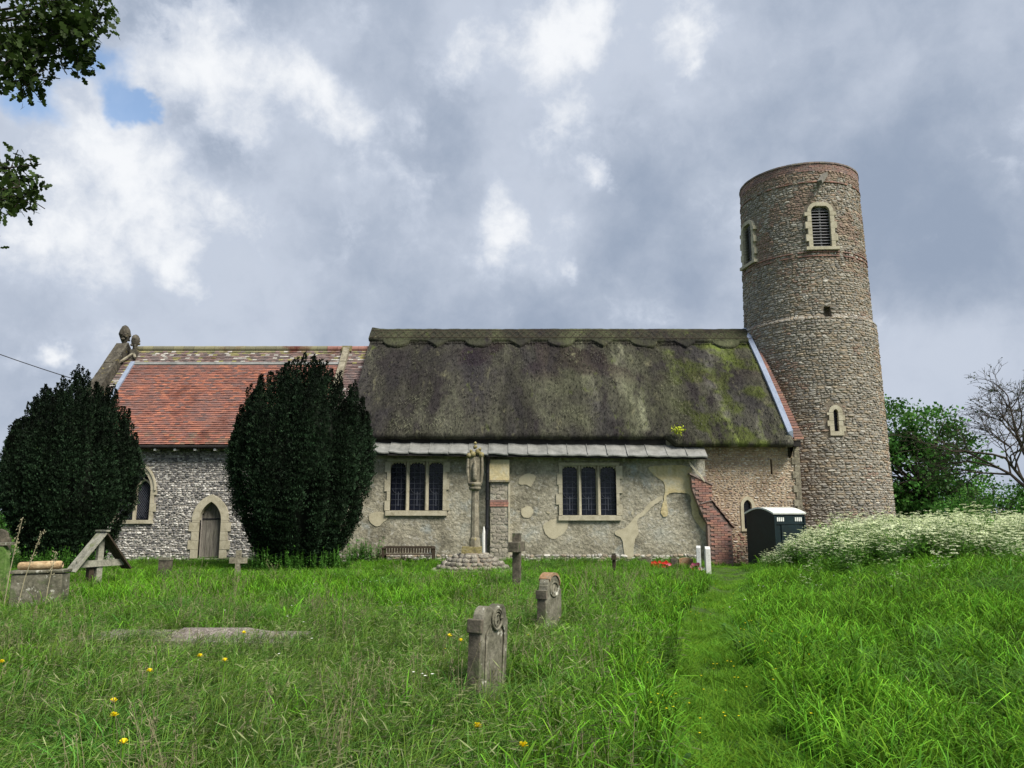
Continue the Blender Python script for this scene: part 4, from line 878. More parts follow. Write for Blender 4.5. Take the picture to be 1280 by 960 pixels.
q = MB(); q.box(cx - .30, cx + .24, cy - .24, cy + .24, g0 + MH - .06, g0 + MH + .12, j=.012); q.build('plinth_block', M['lichen_stone'], cross)
q = MB(); q.lathe([(.15, .10), (.15, .32), (.12, .38), (.10, WZ(613, cy) - g0 - MH)], (cx + .05, cy, g0 + MH), 8); q.build('shaft', M['limestone_old'], cross)
zc = WZ(613, cy); q = MB(); q.lathe([(.12, 0), (.16, .03), (.17, .08), (.14, .10), (.18, .13), (.20, .19), (.17, .22)], (cx + .04, cy, zc), 12); q.build('capital', M['limestone_old'], cross, smooth=True)
q = MB(); hx = cx + .04; q.box(hx - .13, hx + .13, cy - .06, cy + .08, zc + .2, zc + .92); hd = q.build('tabernacle', M['limestone_old'], cross)
for s_ in (-1, 1):
    q = MB(); q.tube([(hx + s_ * .17, cy - .05, zc + .2), (hx + s_ * .20, cy - .05, zc + .5), (hx + s_ * .19, cy - .05, zc + .95)], [.035, .045, .035], 8); q.build('side_shaft', M['limestone_old'], hd)
q = MB(); q.lathe([(.05, 0), (.075, .1), (.06, .25), (.075, .36), (.045, .42), (.05, .47), (.04, .54), (.01, .58)], (hx, cy - .11, zc + .24), 10); q.build('carved_figure', M['limestone_old'], hd, smooth=True)
for i, (dx, dz, r_) in enumerate(((-.17, .96, .10), (.17, .98, .10), (-.05, 1.0, .12), (.08, 1.06, .11), (0, 1.2, .075), (.13, 1.13, .06), (-.12, 1.08, .06), (0, 1.3, .05))):
    q = MB(); V = ICO_N * r_ * .8 + rng.uniform(-.015, .015, (12, 3)) + np.array((hx + dx, cy - .03 + rnd.uniform(-.03, .03), zc + dz)); q.add(V, ICO_F); q.build('crocket', M['lichen_stone'], hd, smooth=True)
# ------------------------------------------------------------ bench
bxx, byy = WX(511, 690, 25.1), 25.1; bz = float(gz(bxx, byy))
bench = thing('garden_bench', 'low weathered wooden bench against the nave wall under the left window', 'bench', (bxx, byy, bz))
bl = .80; top = WZ(684, byy) - bz + .02
def bb(nm, *a): q = MB(); q.box(a[0] + bxx, a[1] + bxx, a[2] + byy, a[3] + byy, a[4] + bz, a[5] + bz); q.build(nm, M['brown_wood'], bench)
for s_ in (-1, 1):
    for y in (-.22, .22): bb('leg', s_ * bl - .035, s_ * bl + .035, y - .03, y + .03, -.05, top if y > 0 else .42)
    bb('armrest', s_ * bl - .04, s_ * bl + .04, -.27, .2, .42, .46)
bb('top_rail', -bl + .04, bl - .04, .19, .25, top - .06, top + .005)
for k in range(17): x = -bl + .09 + k * (2 * bl - .18) / 16; bb('back_slat', x - .03, x + .03, .205, .235, .27, top - .065)
for k in range(4): bb('seat_slat', -bl + .04, bl - .04, -.25 + k * .115, -.155 + k * .115, .23, .255)
# ------------------------------------------------------------ headstones
def outline_to(fn_pts, th, mat, name, label, cat, loc, rz, tilt=(0, 0), extra=None, group=None, bevel=.008):
    t = thing(name, label, cat, (0, 0, 0), group)
    q = MB(); q.prism(fn_pts, lambda u, v, d: (u, d, v), -th / 2, th / 2); o = q.build('slab', mat, t)
    b = o.modifiers.new('bevel', 'BEVEL'); b.width = bevel; b.segments = 2; b.limit_method = 'ANGLE'
    if extra: extra(t)
    t.location = loc; t.rotation_euler = (tilt[0], tilt[1], rz); return t
def hs_shape(w, h, kind='double'):
    if kind == 'double':      # two scrolls with a dip between them, square shoulders
        P = [(-w / 2, -.3), (w / 2, -.3), (w / 2, h - .14), (w / 2 - .03, h - .12)]
        for i in range(9): a = PI * i / 8; P.append((w * .23 + w * .2 * math.cos(a), h - .10 + .10 * math.sin(a)))
        for i in range(9): a = PI * i / 8; P.append((-w * .23 + w * .2 * math.cos(a), h - .10 + .10 * math.sin(a)))
        return P + [(-w / 2 + .03, h - .12), (-w / 2, h - .14)]
    P = [(-w / 2, -.3), (w / 2, -.3), (w / 2, h - .22), (w / 2 - .05, h - .20), (w / 2 - .06, h - .14)]
    for i in range(13): a = PI * i / 12; P.append(((w / 2 - .07) * math.cos(a), h - .14 + .14 * math.sin(a)))
    return P + [(-w / 2 + .06, h - .14), (-w / 2 + .05, h - .20), (-w / 2, h - .22)]
def carveA(t):
    q = MB()
    for s_ in (-1,):     # near-end shoulder block
        q.box(-.302, -.25, -.066, .066, .565, .675)
    o = q.build('shoulder_block', M['headstone_dark'], t); bv = o.modifiers.new('bevel', 'BEVEL'); bv.width = .008; bv.segments = 2
    q = MB(); q.box(-.286, -.272, -.052, .052, -.2, .565); q.build('shaded_mossy_edge', M['headstone_dark'], t)  # dark strip on the near edge: algae plus shade painted as darker stone
    q = MB(); c = (.02, .655)
    q.tube([(c[0] + .095 * math.cos(a), -.062, c[1] + .085 * math.sin(a)) for a in np.linspace(0, 2 * PI, 20)], .012, 6)
    for k in range(3): q.tube([(c[0] + (.075 - k * .02) * math.cos(a) * (1 - a / 14), -.062, c[1] - .01 * k + (.065 - k * .015) * math.sin(a)) for a in np.linspace(k, k + 4.5, 14)], .008, 5)
    q.tube([(.17, -.06, .05), (.175, -.06, .55), (.12, -.06, .60)], .010, 5); q.tube([(-.17, -.06, .05), (-.175, -.06, .55), (-.10, -.06, .62)], .010, 5)
    q.build('carved_scroll', M['headstone'], t, smooth=True)
RZ = math.radians(66)
YA = 6.7; xA = WX(606, 820, YA); gA = float(gz(xA, YA))
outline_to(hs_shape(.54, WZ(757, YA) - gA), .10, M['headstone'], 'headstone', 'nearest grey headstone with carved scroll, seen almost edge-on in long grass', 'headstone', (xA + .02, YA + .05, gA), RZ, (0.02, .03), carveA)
xB = WX(684, 760, 10.1); gB = float(gz(xB, 10.1)); hB = WZ(717, 10.1) - gB
def carveB(t):
    q = MB(); q.strip([(x, z) for x, z in hs_shape(.56, hB, 'r')[5:16]], [(x * .93, z - .035) for x, z in hs_shape(.56, hB, 'r')[5:16]], lambda u, v, d: (u, d, v + .012), -.075, .075); q.build('lichened_cap', M['headstone_orange'], t)
    q = MB(); q.box(-.305, -.25, -.07, .07, hB - .30, hB - .20); q.build('shoulder_block', M['headstone_dark'], t); q = MB(); q.box(-.286, -.272, -.056, .056, -.2, hB - .30); q.build('shaded_mossy_edge', M['headstone_dark'], t)  # near edge strip again darkened for algae and painted-in shade
    q = MB(); q.tube([(.14 * math.cos(a), -.064, hB - .2 + .09 * math.sin(a)) for a in np.linspace(0, 2 * PI, 20)], .013, 6); q.tube([(-.05, -.062, hB - .24), (0, -.062, hB - .15), (.05, -.062, hB - .24)], .014, 6); q.build('carved_roundel', M['headstone'], t, smooth=True)
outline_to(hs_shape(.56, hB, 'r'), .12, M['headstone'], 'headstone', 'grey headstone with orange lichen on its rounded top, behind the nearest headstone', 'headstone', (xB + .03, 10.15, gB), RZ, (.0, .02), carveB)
# dark wooden cross seen edge-on
def edge_cross(px, pyt, Yd, w, label, arm, mat, pale=True, rz=math.radians(78), name='grave_cross'):
    x = WX(px, 700, Yd); g = float(gz(x, Yd)); h = WZ(pyt, Yd) - g
    t = thing(name, label, 'grave cross', (0, 0, 0)); q = MB(); q.box(-w / 2, w / 2, -w / 2, w / 2, -.2, h); o = q.build('post', mat, t); b = o.modifiers.new('bevel', 'BEVEL'); b.width = .008; b.segments = 2
    if arm:
        q = MB(); q.box(-arm, arm, -w * .62, w * .62, h - arm * .95, h - arm * .95 + w * 1.25); o = q.build('arm', mat, t); b = o.modifiers.new('bevel', 'BEVEL'); b.width = .008; b.segments = 2
    q = MB(); q.box(-w / 2 - .004, w / 2 + .004, -w / 2 - .004, w / 2 + .004, h - .015, h + .012); q.build('cap', M['headstone'] if pale else mat, t)
    t.location = (x, Yd, g); t.rotation_euler = (0, .01, rz); return t
edge_cross(646, 667, 15.0, .15, 'tall dark wooden cross seen edge-on, behind the two carved headstones', .36, M['headstone_dark'])
edge_cross(767.5, 692, 20.0, .09, 'short slim dark post standing in the grass below the right window', .16, M['brown_wood'])
# small stone cross, stump
xs, ys = WX(298, 700, 18.6), 18.6; g = float(gz(xs, ys)); t = thing('grave_cross', 'small pale stone cross near the chancel door', 'grave cross', (xs, ys, g)); h = WZ(688, ys) - g
q = MB(); q.box(xs - .055, xs + .055, ys - .05, ys + .05, g - .1, g + h); o = q.build('shaft', M['limestone_old'], t); q = MB(); q.box(xs - .2, xs + .2, ys - .052, ys + .052, g + h - .30, g + h - .17); q.build('arm', M['limestone_old'], t)
xs, ys = WX(206.5, 710, 18.2), 18.2; g = float(gz(xs, ys)); t = thing('grave_marker', 'dark square wooden stump with mossy top left of the small stone cross', 'grave marker', (xs, ys, g))
q = MB(); q.box(xs - .12, xs + .12, ys - .10, ys + .10, g - .1, WZ(700, ys), j=.006); q.build('post', M['headstone_dark'], t); q = MB(); q.box(xs - .13, xs + .13, ys - .11, ys + .11, WZ(700, ys), WZ(697, ys) + .01, j=.004); q.build('cap', M['headstone'], t)
# roofed wooden grave cross
xs, ys = WX(124, 700, 16.0), 16.0; g = float(gz(xs, ys)); t = thing('grave_cross', 'wooden grave cross under a pitched board roof beside the left yew', 'grave cross'); h = WZ(664, ys) - g
q = MB(); q.box(-.06, .06, -.045, .045, -.1, h - .08); q.build('post', M['wood_x'], t); q = MB(); q.box(-.50, .50, -.075, -.035, h * .42, h * .42 + .13); q.build('arm', M['wood_x'], t)
q = MB(); q.box(-.20, -.10, -.02, .10, -.1, h * .5); q.build('rear_post', M['brown_wood'], t)
for s_ in (-1, 1):
    for k in range(2):
        q = MB(); d0 = -.20 + k * .17; a = np.array((0 + s_ * -.02, d0 + .08, h)); b = np.array((s_ * .60, d0 + .08, h * .36)); q.bar(a, b, .16, .03, up=(0, 0, 1)); q.build('roof_board', M['wood_x'] if s_ < 0 else M['brown_wood'], t)
q = MB(); q.bar((0, -.22, h + .01), (0, .16, h + .01), .09, .03); q.build('ridge_board', M['wood_x'], t)
t.location = (xs, ys, g); t.rotation_euler = (0, .0, math.radians(60))
# tomb with roll on top
xs, ys = WX(49, 730, 12.6), 12.6; g = float(gz(xs, ys)); t = thing('tomb', 'low grey box tomb with a round tan stone roll lying on top, far left', 'tomb'); h = WZ(712, ys) - g
q = MB(); q.box(-.36, .40, -.16, .16, -.1, h - .06, j=.008); o = q.build('body', M['headstone'], t); b = o.modifiers.new('bevel', 'BEVEL'); b.width = .015; b.segments = 2
q = MB(); q.box(-.385, .42, -.18, .18, h - .055, h, j=.01); o = q.build('lid', M['headstone'], t); b = o.modifiers.new('bevel', 'BEVEL'); b.width = .012; b.segments = 2
q = MB(); q.tube([(-.32, 0, h + .06), (-.30, 0, h + .06), (0, 0, h + .065), (.30, 0, h + .07), (.33, 0, h + .07)], [.05, .065, .07, .065, .045], 14); o = q.build('roll', M['tan_stone'], t, smooth=True)
t.location = (xs, ys, g); t.rotation_euler = (0, -.01, math.radians(10))
# green headstone cut by the frame + dark one behind
xs, ys = WX(-20, 700, 13.8), 13.8; g = float(gz(xs, ys)); h = WZ(678, ys) - g
def capg(t): q = MB(); q.box(-.46, .46, -.09, .09, h - .045, h); q.build('moulding', M['headstone'], t)
w = .88; P = [(-w / 2, -.3), (w / 2, -.3), (w / 2 + .06, .12), (w / 2, .32), (w / 2 - .04, h - .16), (w / 2 - .1, h - .06), (-w / 2 + .1, h - .06), (-w / 2 + .04, h - .16), (-w / 2, .3)]
outline_to(P, .14, M['green_stone'], 'headstone', 'bright green algae-covered headstone cut off by the left edge', 'headstone', (xs, ys, g), .05, (0, 0), capg)
xs, ys = WX(-4, 670, 18.5), 18.5; g = float(gz(xs, ys)); outline_to(hs_shape(.62, WZ(661, ys) - g, 'r'), .13, M['headstone_dark'], 'headstone', 'dark mossy headstone behind the green one at the left edge', 'headstone', (xs, ys, g), .1)
# ledger
xs, ys = WX(245, 800, 9.35), 9.35; g = float(gz(xs, ys)); t = thing('grave_ledger', 'long pebbled grave slab with raised coped top sunk in the grass', 'grave slab')
q = MB(); q.box(-1.27, 1.27, -.42, .42, -.1, .15, j=.012); q.build('kerb', M['gravel'], t)
q = MB(); V = np.array([(-.45, -.3, .12), (1.15, -.3, .12), (1.15, .3, .12), (-.45, .3, .12), (-.15, -.05, .225), (.55, -.05, .235), (.60, .08, .235), (-.2, .08, .225)]); q.add(V, [(0, 1, 5, 4), (1, 2, 6, 5), (2, 3, 7, 6), (3, 0, 4, 7), (4, 5, 6, 7)]); o = q.build('coped_top', M['gravel'], t)
t.location = (xs, ys, g); t.rotation_euler = (0, 0, math.radians(-5))
# white stones, flowers
def slabstone(px, pyt, Yd, w, d, mat, label, rz, name='headstone', cat='headstone', cap=None):
    x = WX(px, 700, Yd); g = float(gz(x, Yd)); h = WZ(pyt, Yd) - g; P = [(-w / 2, -.2), (w / 2, -.2), (w / 2, h - .06)] + [(w / 2 * math.cos(a), h - .06 + .06 * math.sin(a)) for a in np.linspace(.3, PI - .3, 7)] + [(-w / 2, h - .06)]
    t = outline_to(P, d, mat, name, label, cat, (x, Yd, g), rz)
    if cap: q = MB(); q.box(-w / 2 - .03, w / 2 + .03, -d, d, -.05, .09); q.build('base', mat, t)
    return t
slabstone(884.5, 683, 21.0, .45, .13, M['white_paint'], 'white headstone seen edge-on beside the pink flowers', math.radians(80), cap=1)
slabstone(873.5, 682, 22.2, .45, .12, M['marble'], 'grey marble headstone just behind the white one', math.radians(76), cap=1)
slabstone(857, 697, 22.4, .42, .10, M['headstone_orange'], 'small pinkish-brown memorial stone below the cream plaster patch', .1, 'memorial_stone', 'memorial stone', cap=1)
slabstone(842.5, 697, 22.6, .2, .10, M['headstone_dark'], 'small dark memorial stone between red flowers and the brown stone', .1, 'memorial_stone', 'memorial stone')
slabstone(806, 696.5, 24.6, .4, .1, M['headstone_dark'], 'low dark slab leaning at the foot of the nave wall', .05, 'memorial_stone', 'memorial stone')
def bouquet(px, py, Yd, r_, mats, label, n=22):
    x = WX(px, py, Yd); g = float(gz(x, Yd)); z = WZ(py, Yd); t = thing('flower_bunch', label, 'flowers', (x, Yd, g)); r = random.Random(int(px))
    q = MB(); q.lathe([(.07, 0), (.09, .02), (.11, max(z - g - .1, .05)), (.10, max(z - g - .09, .06))], (x, Yd, g), 10); q.build('pot', M['headstone_dark'], t)
    q = MB()
    for k in range(60):
        a = r.uniform(0, 2 * PI); p = np.array((x, Yd, z - .1)); e = p + np.array((math.cos(a) * r.uniform(.05, r_), math.sin(a) * .12, r.uniform(.0, .15))); w = np.array((.012, 0, .01)); q.add([p - w, p + w, e + w, e - w], np.array([(0, 1, 2, 3)]), (.6, .9, .5))
    q.build('stems', M['grass_dark'], t)
    src = None
    for k in range(n):
        c = np.array((x + r.uniform(-r_, r_), Yd - .08 + r.uniform(-.08, .08), z + r.uniform(-.07, .09))); q = MB(); m_ = mats[r.randrange(len(mats))]
        V = []; F_ = []
        for j in range(6):
            a = 2 * PI * j / 6; p = np.array((math.cos(a), -.3, math.sin(a))) * .045; s_ = np.array((-math.sin(a), 0, math.cos(a))) * .025; V += [c, c + p * .6 + s_, c + p, c + p * .6 - s_]; F_.append((4 * j, 4 * j + 1, 4 * j + 2, 4 * j + 3))
        q.add(V, np.array(F_)); q.lathe([(.004, -.01), (.012, 0), (.004, .01)], tuple(c), 5); q.build('blossom', m_, t)
bouquet(820, 705, 22.4, .16, [M['petal_red']], 'bunch of red flowers at the left of the memorial stones', 14)
bouquet(832, 705.5, 22.3, .15, [M['petal_red'], M['petal_red'], M['petal_pink']], 'bunch of red flowers next to the small dark stone', 14)
bouquet(868, 709, 21.4, .14, [M['petal_pink'], M['petal_red'], M['petal_white']], 'pot of pink and red flowers beside the white headstone', 16)
bouquet(877, 713, 21.0, .11, [M['petal_pink'], M['petal_white']], 'small pot of pink and white flowers at the foot of the white headstone', 12)
# ------------------------------------------------------------ portable toilet
tx_, ty_ = WX(972, 660, 24.3), 24.3; tg = float(gz(tx_, ty_)) - .02; TH = WZ(643, 24.0) - tg
toi = thing('portable_toilet', 'dark green portable toilet with curved white roof beside the tower', 'portable toilet')
w2 = .62; q = MB(); q.box(-w2, w2, -w2, w2, .0, TH); q.build('cabin', M['plastic'], toi)
q = MB(); A = [(y, TH + .17 * math.cos(y / w2 * PI / 2)) for y in np.linspace(-w2, w2, 15)]; q.prism([(a, b - .0) for a, b in A] + [(w2, TH - .05), (-w2, TH - .05)], lambda u, v, d: (d, u, v), -w2 - .003, w2 + .003); q.build('gable_end', M['plastic'], toi)
q = MB(); q.strip([(y * 1.05, z + .004) for y, z in A], [(y * 1.07, z + .05) for y, z in A], lambda u, v, d: (d, u, v), -w2 - .04, w2 + .04); q.build('roof', M['roof_plastic'], toi)
q = MB(); q.box(-.36, .36, -w2 - .03, -w2 + .0, .12, TH - .32); dr = q.build('door', M['plastic'], toi)
q = MB(); q.box(.24, .32, -w2 - .05, -w2 - .03, .9, 1.02); q.build('handle', M['white_paint'], dr)
for x in (-w2 + .02, w2 - .02):
    q = MB(); q.box(x - .03, x + .03, -w2 - .035, -w2 + .05, .02, TH - .06); q.build('corner_post', M['plastic'], toi)
q = MB(); q.box(-w2 + .06, w2 - .06, -w2 - .03, -w2, TH - .30, TH - .26); q.build('rail', M['plastic'], toi)
for gx0 in (-.50, .22):
    for k in range(4): q = MB(); q.box(gx0 + k * .075, gx0 + k * .075 + .05, -w2 - .012, -w2 + .0, TH - .21, TH - .09); q.build('vent', M['roof_plastic'], toi)
q = MB(); q.box(-w2 - .05, w2 + .05, -w2 - .05, w2 + .05, -.06, .08); q.build('skid_base', M['plastic'], toi)
toi.location = (tx_, ty_ + .2, tg); toi.rotation_euler = (0, 0, math.radians(24))
# ------------------------------------------------------------ foliage
def quads(mb, P, D, Wd, ln, wd, col, fold=0.0):
    """leaf diamonds: base P, direction D, side Wd"""
    a = P; b = P + D * (ln * .5)[:, None] + Wd * (wd * .5)[:, None]; c = P + D * ln[:, None]; d = P + D * (ln * .5)[:, None] - Wd * (wd * .5)[:, None]
    n = len(P); mb.add(np.stack([a, b, c, d], 1).reshape(-1, 3), np.arange(n * 4).reshape(-1, 4), np.repeat(col[:, None], 4, 1).reshape(-1, 3))
def unit(v): return v / (np.linalg.norm(v, axis=-1, keepdims=True) + 1e-9)
def yew(px, Yd, prof, label, seed, nplume=430, asym=None):
    r = np.random.default_rng(seed); x0 = WX(px, 640, Yd); g = float(gz(x0, Yd)); t = thing('yew_tree', label, 'yew tree', (x0, Yd, g), 'yew trees beside the chancel')
    pz = np.array([p[0] for p in prof]); pr = np.array([p[1] for p in prof]); H = pz[-1]
    R = lambda z: np.interp(z, pz, pr)
    q = MB(); q.tube([(x0, Yd, g - .1), (x0 + .05, Yd, g + .6), (x0, Yd, g + 2.5)], [.35, .28, .15], 9)
    for k in range(7): a = 2 * PI * k / 7; q.tube([(x0, Yd, g + .1), (x0 + .5 * math.cos(a), Yd + .5 * math.sin(a), g + .9), (x0 + 1.1 * math.cos(a), Yd + 1.1 * math.sin(a), g + 2.6)], [.12, .08, .04], 6)
    q.build('trunk', M['bark'], t, smooth=True)
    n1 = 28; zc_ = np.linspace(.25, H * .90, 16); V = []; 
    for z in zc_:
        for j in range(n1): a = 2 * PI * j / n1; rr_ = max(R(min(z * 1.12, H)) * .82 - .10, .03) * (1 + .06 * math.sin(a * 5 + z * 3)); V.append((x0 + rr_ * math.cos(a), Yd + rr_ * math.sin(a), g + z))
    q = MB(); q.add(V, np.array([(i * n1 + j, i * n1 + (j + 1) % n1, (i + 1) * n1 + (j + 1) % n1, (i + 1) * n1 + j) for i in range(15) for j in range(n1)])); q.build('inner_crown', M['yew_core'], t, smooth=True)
    mb = MB(); PP = []; DD = []; CC = []; LL = []
    for k in range(nplume):
        a = r.uniform(0, 2 * PI)
        if math.sin(a) > .35 and r.random() < .6: a = -a
        crown_top = r.random() < .42
        if crown_top:
            top_r = pr.max() * .97 * math.sqrt(r.random()); im = int(pr.argmax()); zt = float(np.interp(-top_r, -pr[im:], pz[im:]))
        else: zt = max(.7, H * .8 * r.beta(1.7, 1.0)); top_r = R(zt)
        lnp = r.uniform(.8, 1.9); zb = max(.15, zt - lnp); rp = r.uniform(.10, .19); br = r.uniform(.40, 1.7)
        ext = r.uniform(-.05, .14) + (r.uniform(-.1, .42) if crown_top else 0)
        m_ = int(620 * (zt - zb) / 1.4 * rp / .15); tt = r.random(m_) ** .85
        zz_ = zb + (zt + ext - zb) * tt
        rb = np.where(zz_ < zt, R(np.minimum(zz_, H * .97)), top_r); mixr = top_r + (rb - top_r) * (1 - tt) * .9; mixr = np.minimum(mixr, R(np.minimum(zz_, H * .98)) + .05)
        if crown_top: mixr = top_r * (.86 + .14 * tt)
        rad = rp * (1 - tt ** 2) ** .7 * (1 + .42 * np.sin((zz_ - zb) * (24 + k % 9) + k)); ph = r.uniform(0, 2 * PI, m_); wob = .05 * np.sin(tt * 5 + k)
        c0 = np.stack([x0 + (mixr + wob) * math.cos(a), Yd + (mixr + wob) * math.sin(a), g + zz_], -1)
        o = np.stack([np.cos(ph), np.sin(ph), 0 * ph], -1); rr_ = rad * np.sqrt(r.uniform(.35, 1, m_)); P = c0 + o * rr_[:, None]
        D = unit(o * .7 + np.array((0, 0, 1.0)) + r.normal(0, .35, (m_, 3))); PP.append(P); DD.append(D)
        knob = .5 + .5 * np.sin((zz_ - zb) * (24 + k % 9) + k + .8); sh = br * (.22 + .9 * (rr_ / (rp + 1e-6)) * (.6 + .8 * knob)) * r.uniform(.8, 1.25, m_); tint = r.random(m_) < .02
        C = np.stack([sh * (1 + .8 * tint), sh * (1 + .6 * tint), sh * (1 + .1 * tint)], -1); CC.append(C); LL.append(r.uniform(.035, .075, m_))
    P = np.concatenate(PP); D = np.concatenate(DD); C = np.concatenate(CC); ln = np.concatenate(LL); Wd = unit(np.cross(D, r.normal(0, 1, P.shape)))
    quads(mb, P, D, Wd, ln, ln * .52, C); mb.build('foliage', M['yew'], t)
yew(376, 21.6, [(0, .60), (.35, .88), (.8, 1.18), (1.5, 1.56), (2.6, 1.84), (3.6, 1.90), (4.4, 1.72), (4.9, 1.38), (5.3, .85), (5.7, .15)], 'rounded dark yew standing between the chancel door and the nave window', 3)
yew(88, 22.0, [(0, .6), (.4, .85), (1.0, 1.15), (1.8, 1.50), (2.8, 1.72), (3.6, 1.66), (4.2, 1.40), (4.8, .90), (5.5, .10)], 'dark yew with ragged spiky top at the left edge, in front of the chancel gable', 8)
def leafy(name, label, cat, base, crown, nclump, per, lsize, mat, seed, trunk_h, clump_r=.5, trunk_r=.25, group=None, flatness=.6, tone=(.6, 1.5)):
    """crown: list of ellipsoids (x, y, z, rx, ry, rz) relative to base"""
    r = np.random.default_rng(seed); bx_, by_, bz_ = base; t = thing(name, label, cat, base, group); q = MB()
    vol = np.array([c[3] * c[4] * c[5] for c in crown]); ci = r.choice(len(crown), nclump, p=vol / vol.sum()); cr = np.array(crown)[ci]
    d = unit(r.normal(0, 1, (nclump, 3))); rad = r.uniform(.45, 1.0, (nclump, 1)) ** .5; cen = cr[:, :3] + d * rad * cr[:, 3:6] + np.array(base)
    cen[:, 2] = np.maximum(cen[:, 2], bz_ + .2)
    q.tube([(bx_, by_, bz_ - .2), (bx_ + .05, by_, bz_ + trunk_h * .5), (bx_, by_, bz_ + trunk_h)], [trunk_r, trunk_r * .8, trunk_r * .6], 8)
    for c in cen[:: max(1, nclump // 40)]:
        st_ = np.array((bx_, by_, bz_ + trunk_h * r.uniform(.5, 1))); mid = st_ * .5 + c * .5 + np.array((0, 0, -.1)) + r.normal(0, .15, 3); q.tube([st_, mid, c], [trunk_r * .35, trunk_r * .2, .015], 5, caps=False)
    q.build('trunk', M['bark'], t, smooth=True)
    P = np.repeat(cen, per, 0) + r.normal(0, 1, (nclump * per, 3)) * clump_r * np.array((1, 1, .55)); o = unit(P - np.repeat(cr[:, :3] + np.array(base), per, 0))
    D = unit(o * .6 + r.normal(0, .8, P.shape) + np.array((0, 0, -.1))); Nn = unit(np.array((0, 0, 1.0)) * flatness + r.normal(0, .6, P.shape)); Wd = unit(np.cross(D, Nn))
    n = len(P); ct = np.repeat(r.uniform(tone[0], tone[1], nclump), per); sh = ct * r.uniform(.75, 1.3, n); C = np.stack([sh * r.uniform(.85, 1.25, n), sh, sh * .9], -1)
    ln = r.uniform(.7, 1.3, n) * lsize; mb = MB(); quads(mb, P, D, Wd, ln, ln * .75, C); mb.build('crown', mat, t); return t
def gxy(px, Yd): x = WX(px, 640, Yd); return (x, Yd, float(gz(x, Yd)) - .1)
b = gxy(1165, 42); leafy('sycamore_tree', 'broad dark green tree beyond the right side of the tower', 'tree', b, [(-1.6, 0, 3.2, 2.4, 2.2, 2.6), (.2, 0, 5.2, 1.7, 2, 1.6), (-1.8, 0, 5.7, 1.4, 1.8, 1.5), (1.4, 0, 3.8, 1.5, 2, 1.9), (-3.6, 1, 3.0, 1.6, 2, 3.0), (.6, 0, 1.6, 2.6, 2, 1.6)], 420, 42, .20, M['leaf'], 5, 3.0, .32, .25)
b = gxy(1245, 38); leafy('hawthorn_bush', 'mid green bush at the right edge below the bare branches', 'bush', b, [(0, 0, 1.3, 1.9, 1.4, 1.35), (1.8, 0, 1.0, 1.6, 1.2, 1.3), (-1.6, 0, .8, 1.3, 1.2, 1.0)], 200, 44, .13, M['leaf2'], 6, 1.0, .25, .1)
for i, (px, Yd, s_, lb) in enumerate(((1130, 46, 1.0, 'dark hedge bush directly behind the cow parsley beside the tower'), (1340, 40, 1.1, 'bush beyond the right edge behind the cow parsley'), (-30, 48, 1.3, 'bushy tree beyond the left edge behind the yew'), (-160, 44, 1.2, 'bushy tree farther left beyond the churchyard'))):
    b = gxy(px, Yd); leafy('hedge_bush', lb, 'bush', b, [(0, 0, 1.2 * s_, 2.6 * s_, 1.8, 1.5 * s_), (2.2, 0, 1.0, 1.8, 1.5, 1.3)], 190, 40, .17, M['leaf'], 20 + i, 1.0, .35, .12)
# nearly bare tree on the right
def bare_tree(px, Yd):
    b = gxy(px, Yd); r = random.Random(21); t = thing('bare_tree', 'nearly bare tree with fine drooping twigs at the right edge', 'tree', b); q = MB(); tips = []
    def grow(p, d, ln, rad, lv):
        pts = [np.array(p)]; dd = Vector(d)
        for k in range(4):
            dd = (dd + Vector((r.gauss(0, .13), r.gauss(0, .13), r.gauss(0, .08) + (.03 if lv < 3 else -.02)))).normalized(); pts.append(pts[-1] + np.array(dd) * ln / 4)
        q.tube(pts, [rad, rad * .88, rad * .76, rad * .66, rad * .55], 6 if lv < 2 else (4 if lv < 4 else 3), caps=False)
        if lv >= 3: tips.extend(pts[1:])
        if lv == 6: return
        nb = (3, 4, 4, 4, 3, 2)[lv]
        for k in range(nb):
            i = r.randrange(2, 5) if k else 4; ax = Vector((r.gauss(0, 1), r.gauss(0, 1), r.gauss(0, .6))).normalized(); nd = (dd + ax * r.uniform(.5, .95)).normalized(); grow(pts[i], nd, ln * r.uniform(.58, .80), max(rad * .55, .010), lv + 1)
    grow(np.array(b), (-.10, 0, 1), 3.25, .17, 0); q.build('trunk', M['bark'], t)
    rr_ = np.random.default_rng(4); T_ = np.array(tips); T_ = T_[rr_.choice(len(T_), min(1100, len(T_)), False)]; n = len(T_)
    D = unit(rr_.normal(0, 1, (n, 3))); Wd = unit(np.cross(D, rr_.normal(0, 1, (n, 3)))); ln = rr_.uniform(.06, .12, n); mb = MB(); quads(mb, T_, D, Wd, ln, ln * .6, np.ones((n, 3)) * rr_.uniform(.7, 1.5, (n, 1))); mb.build('leaves', M['leaf_oak'], t)
bare_tree(1310, 33)
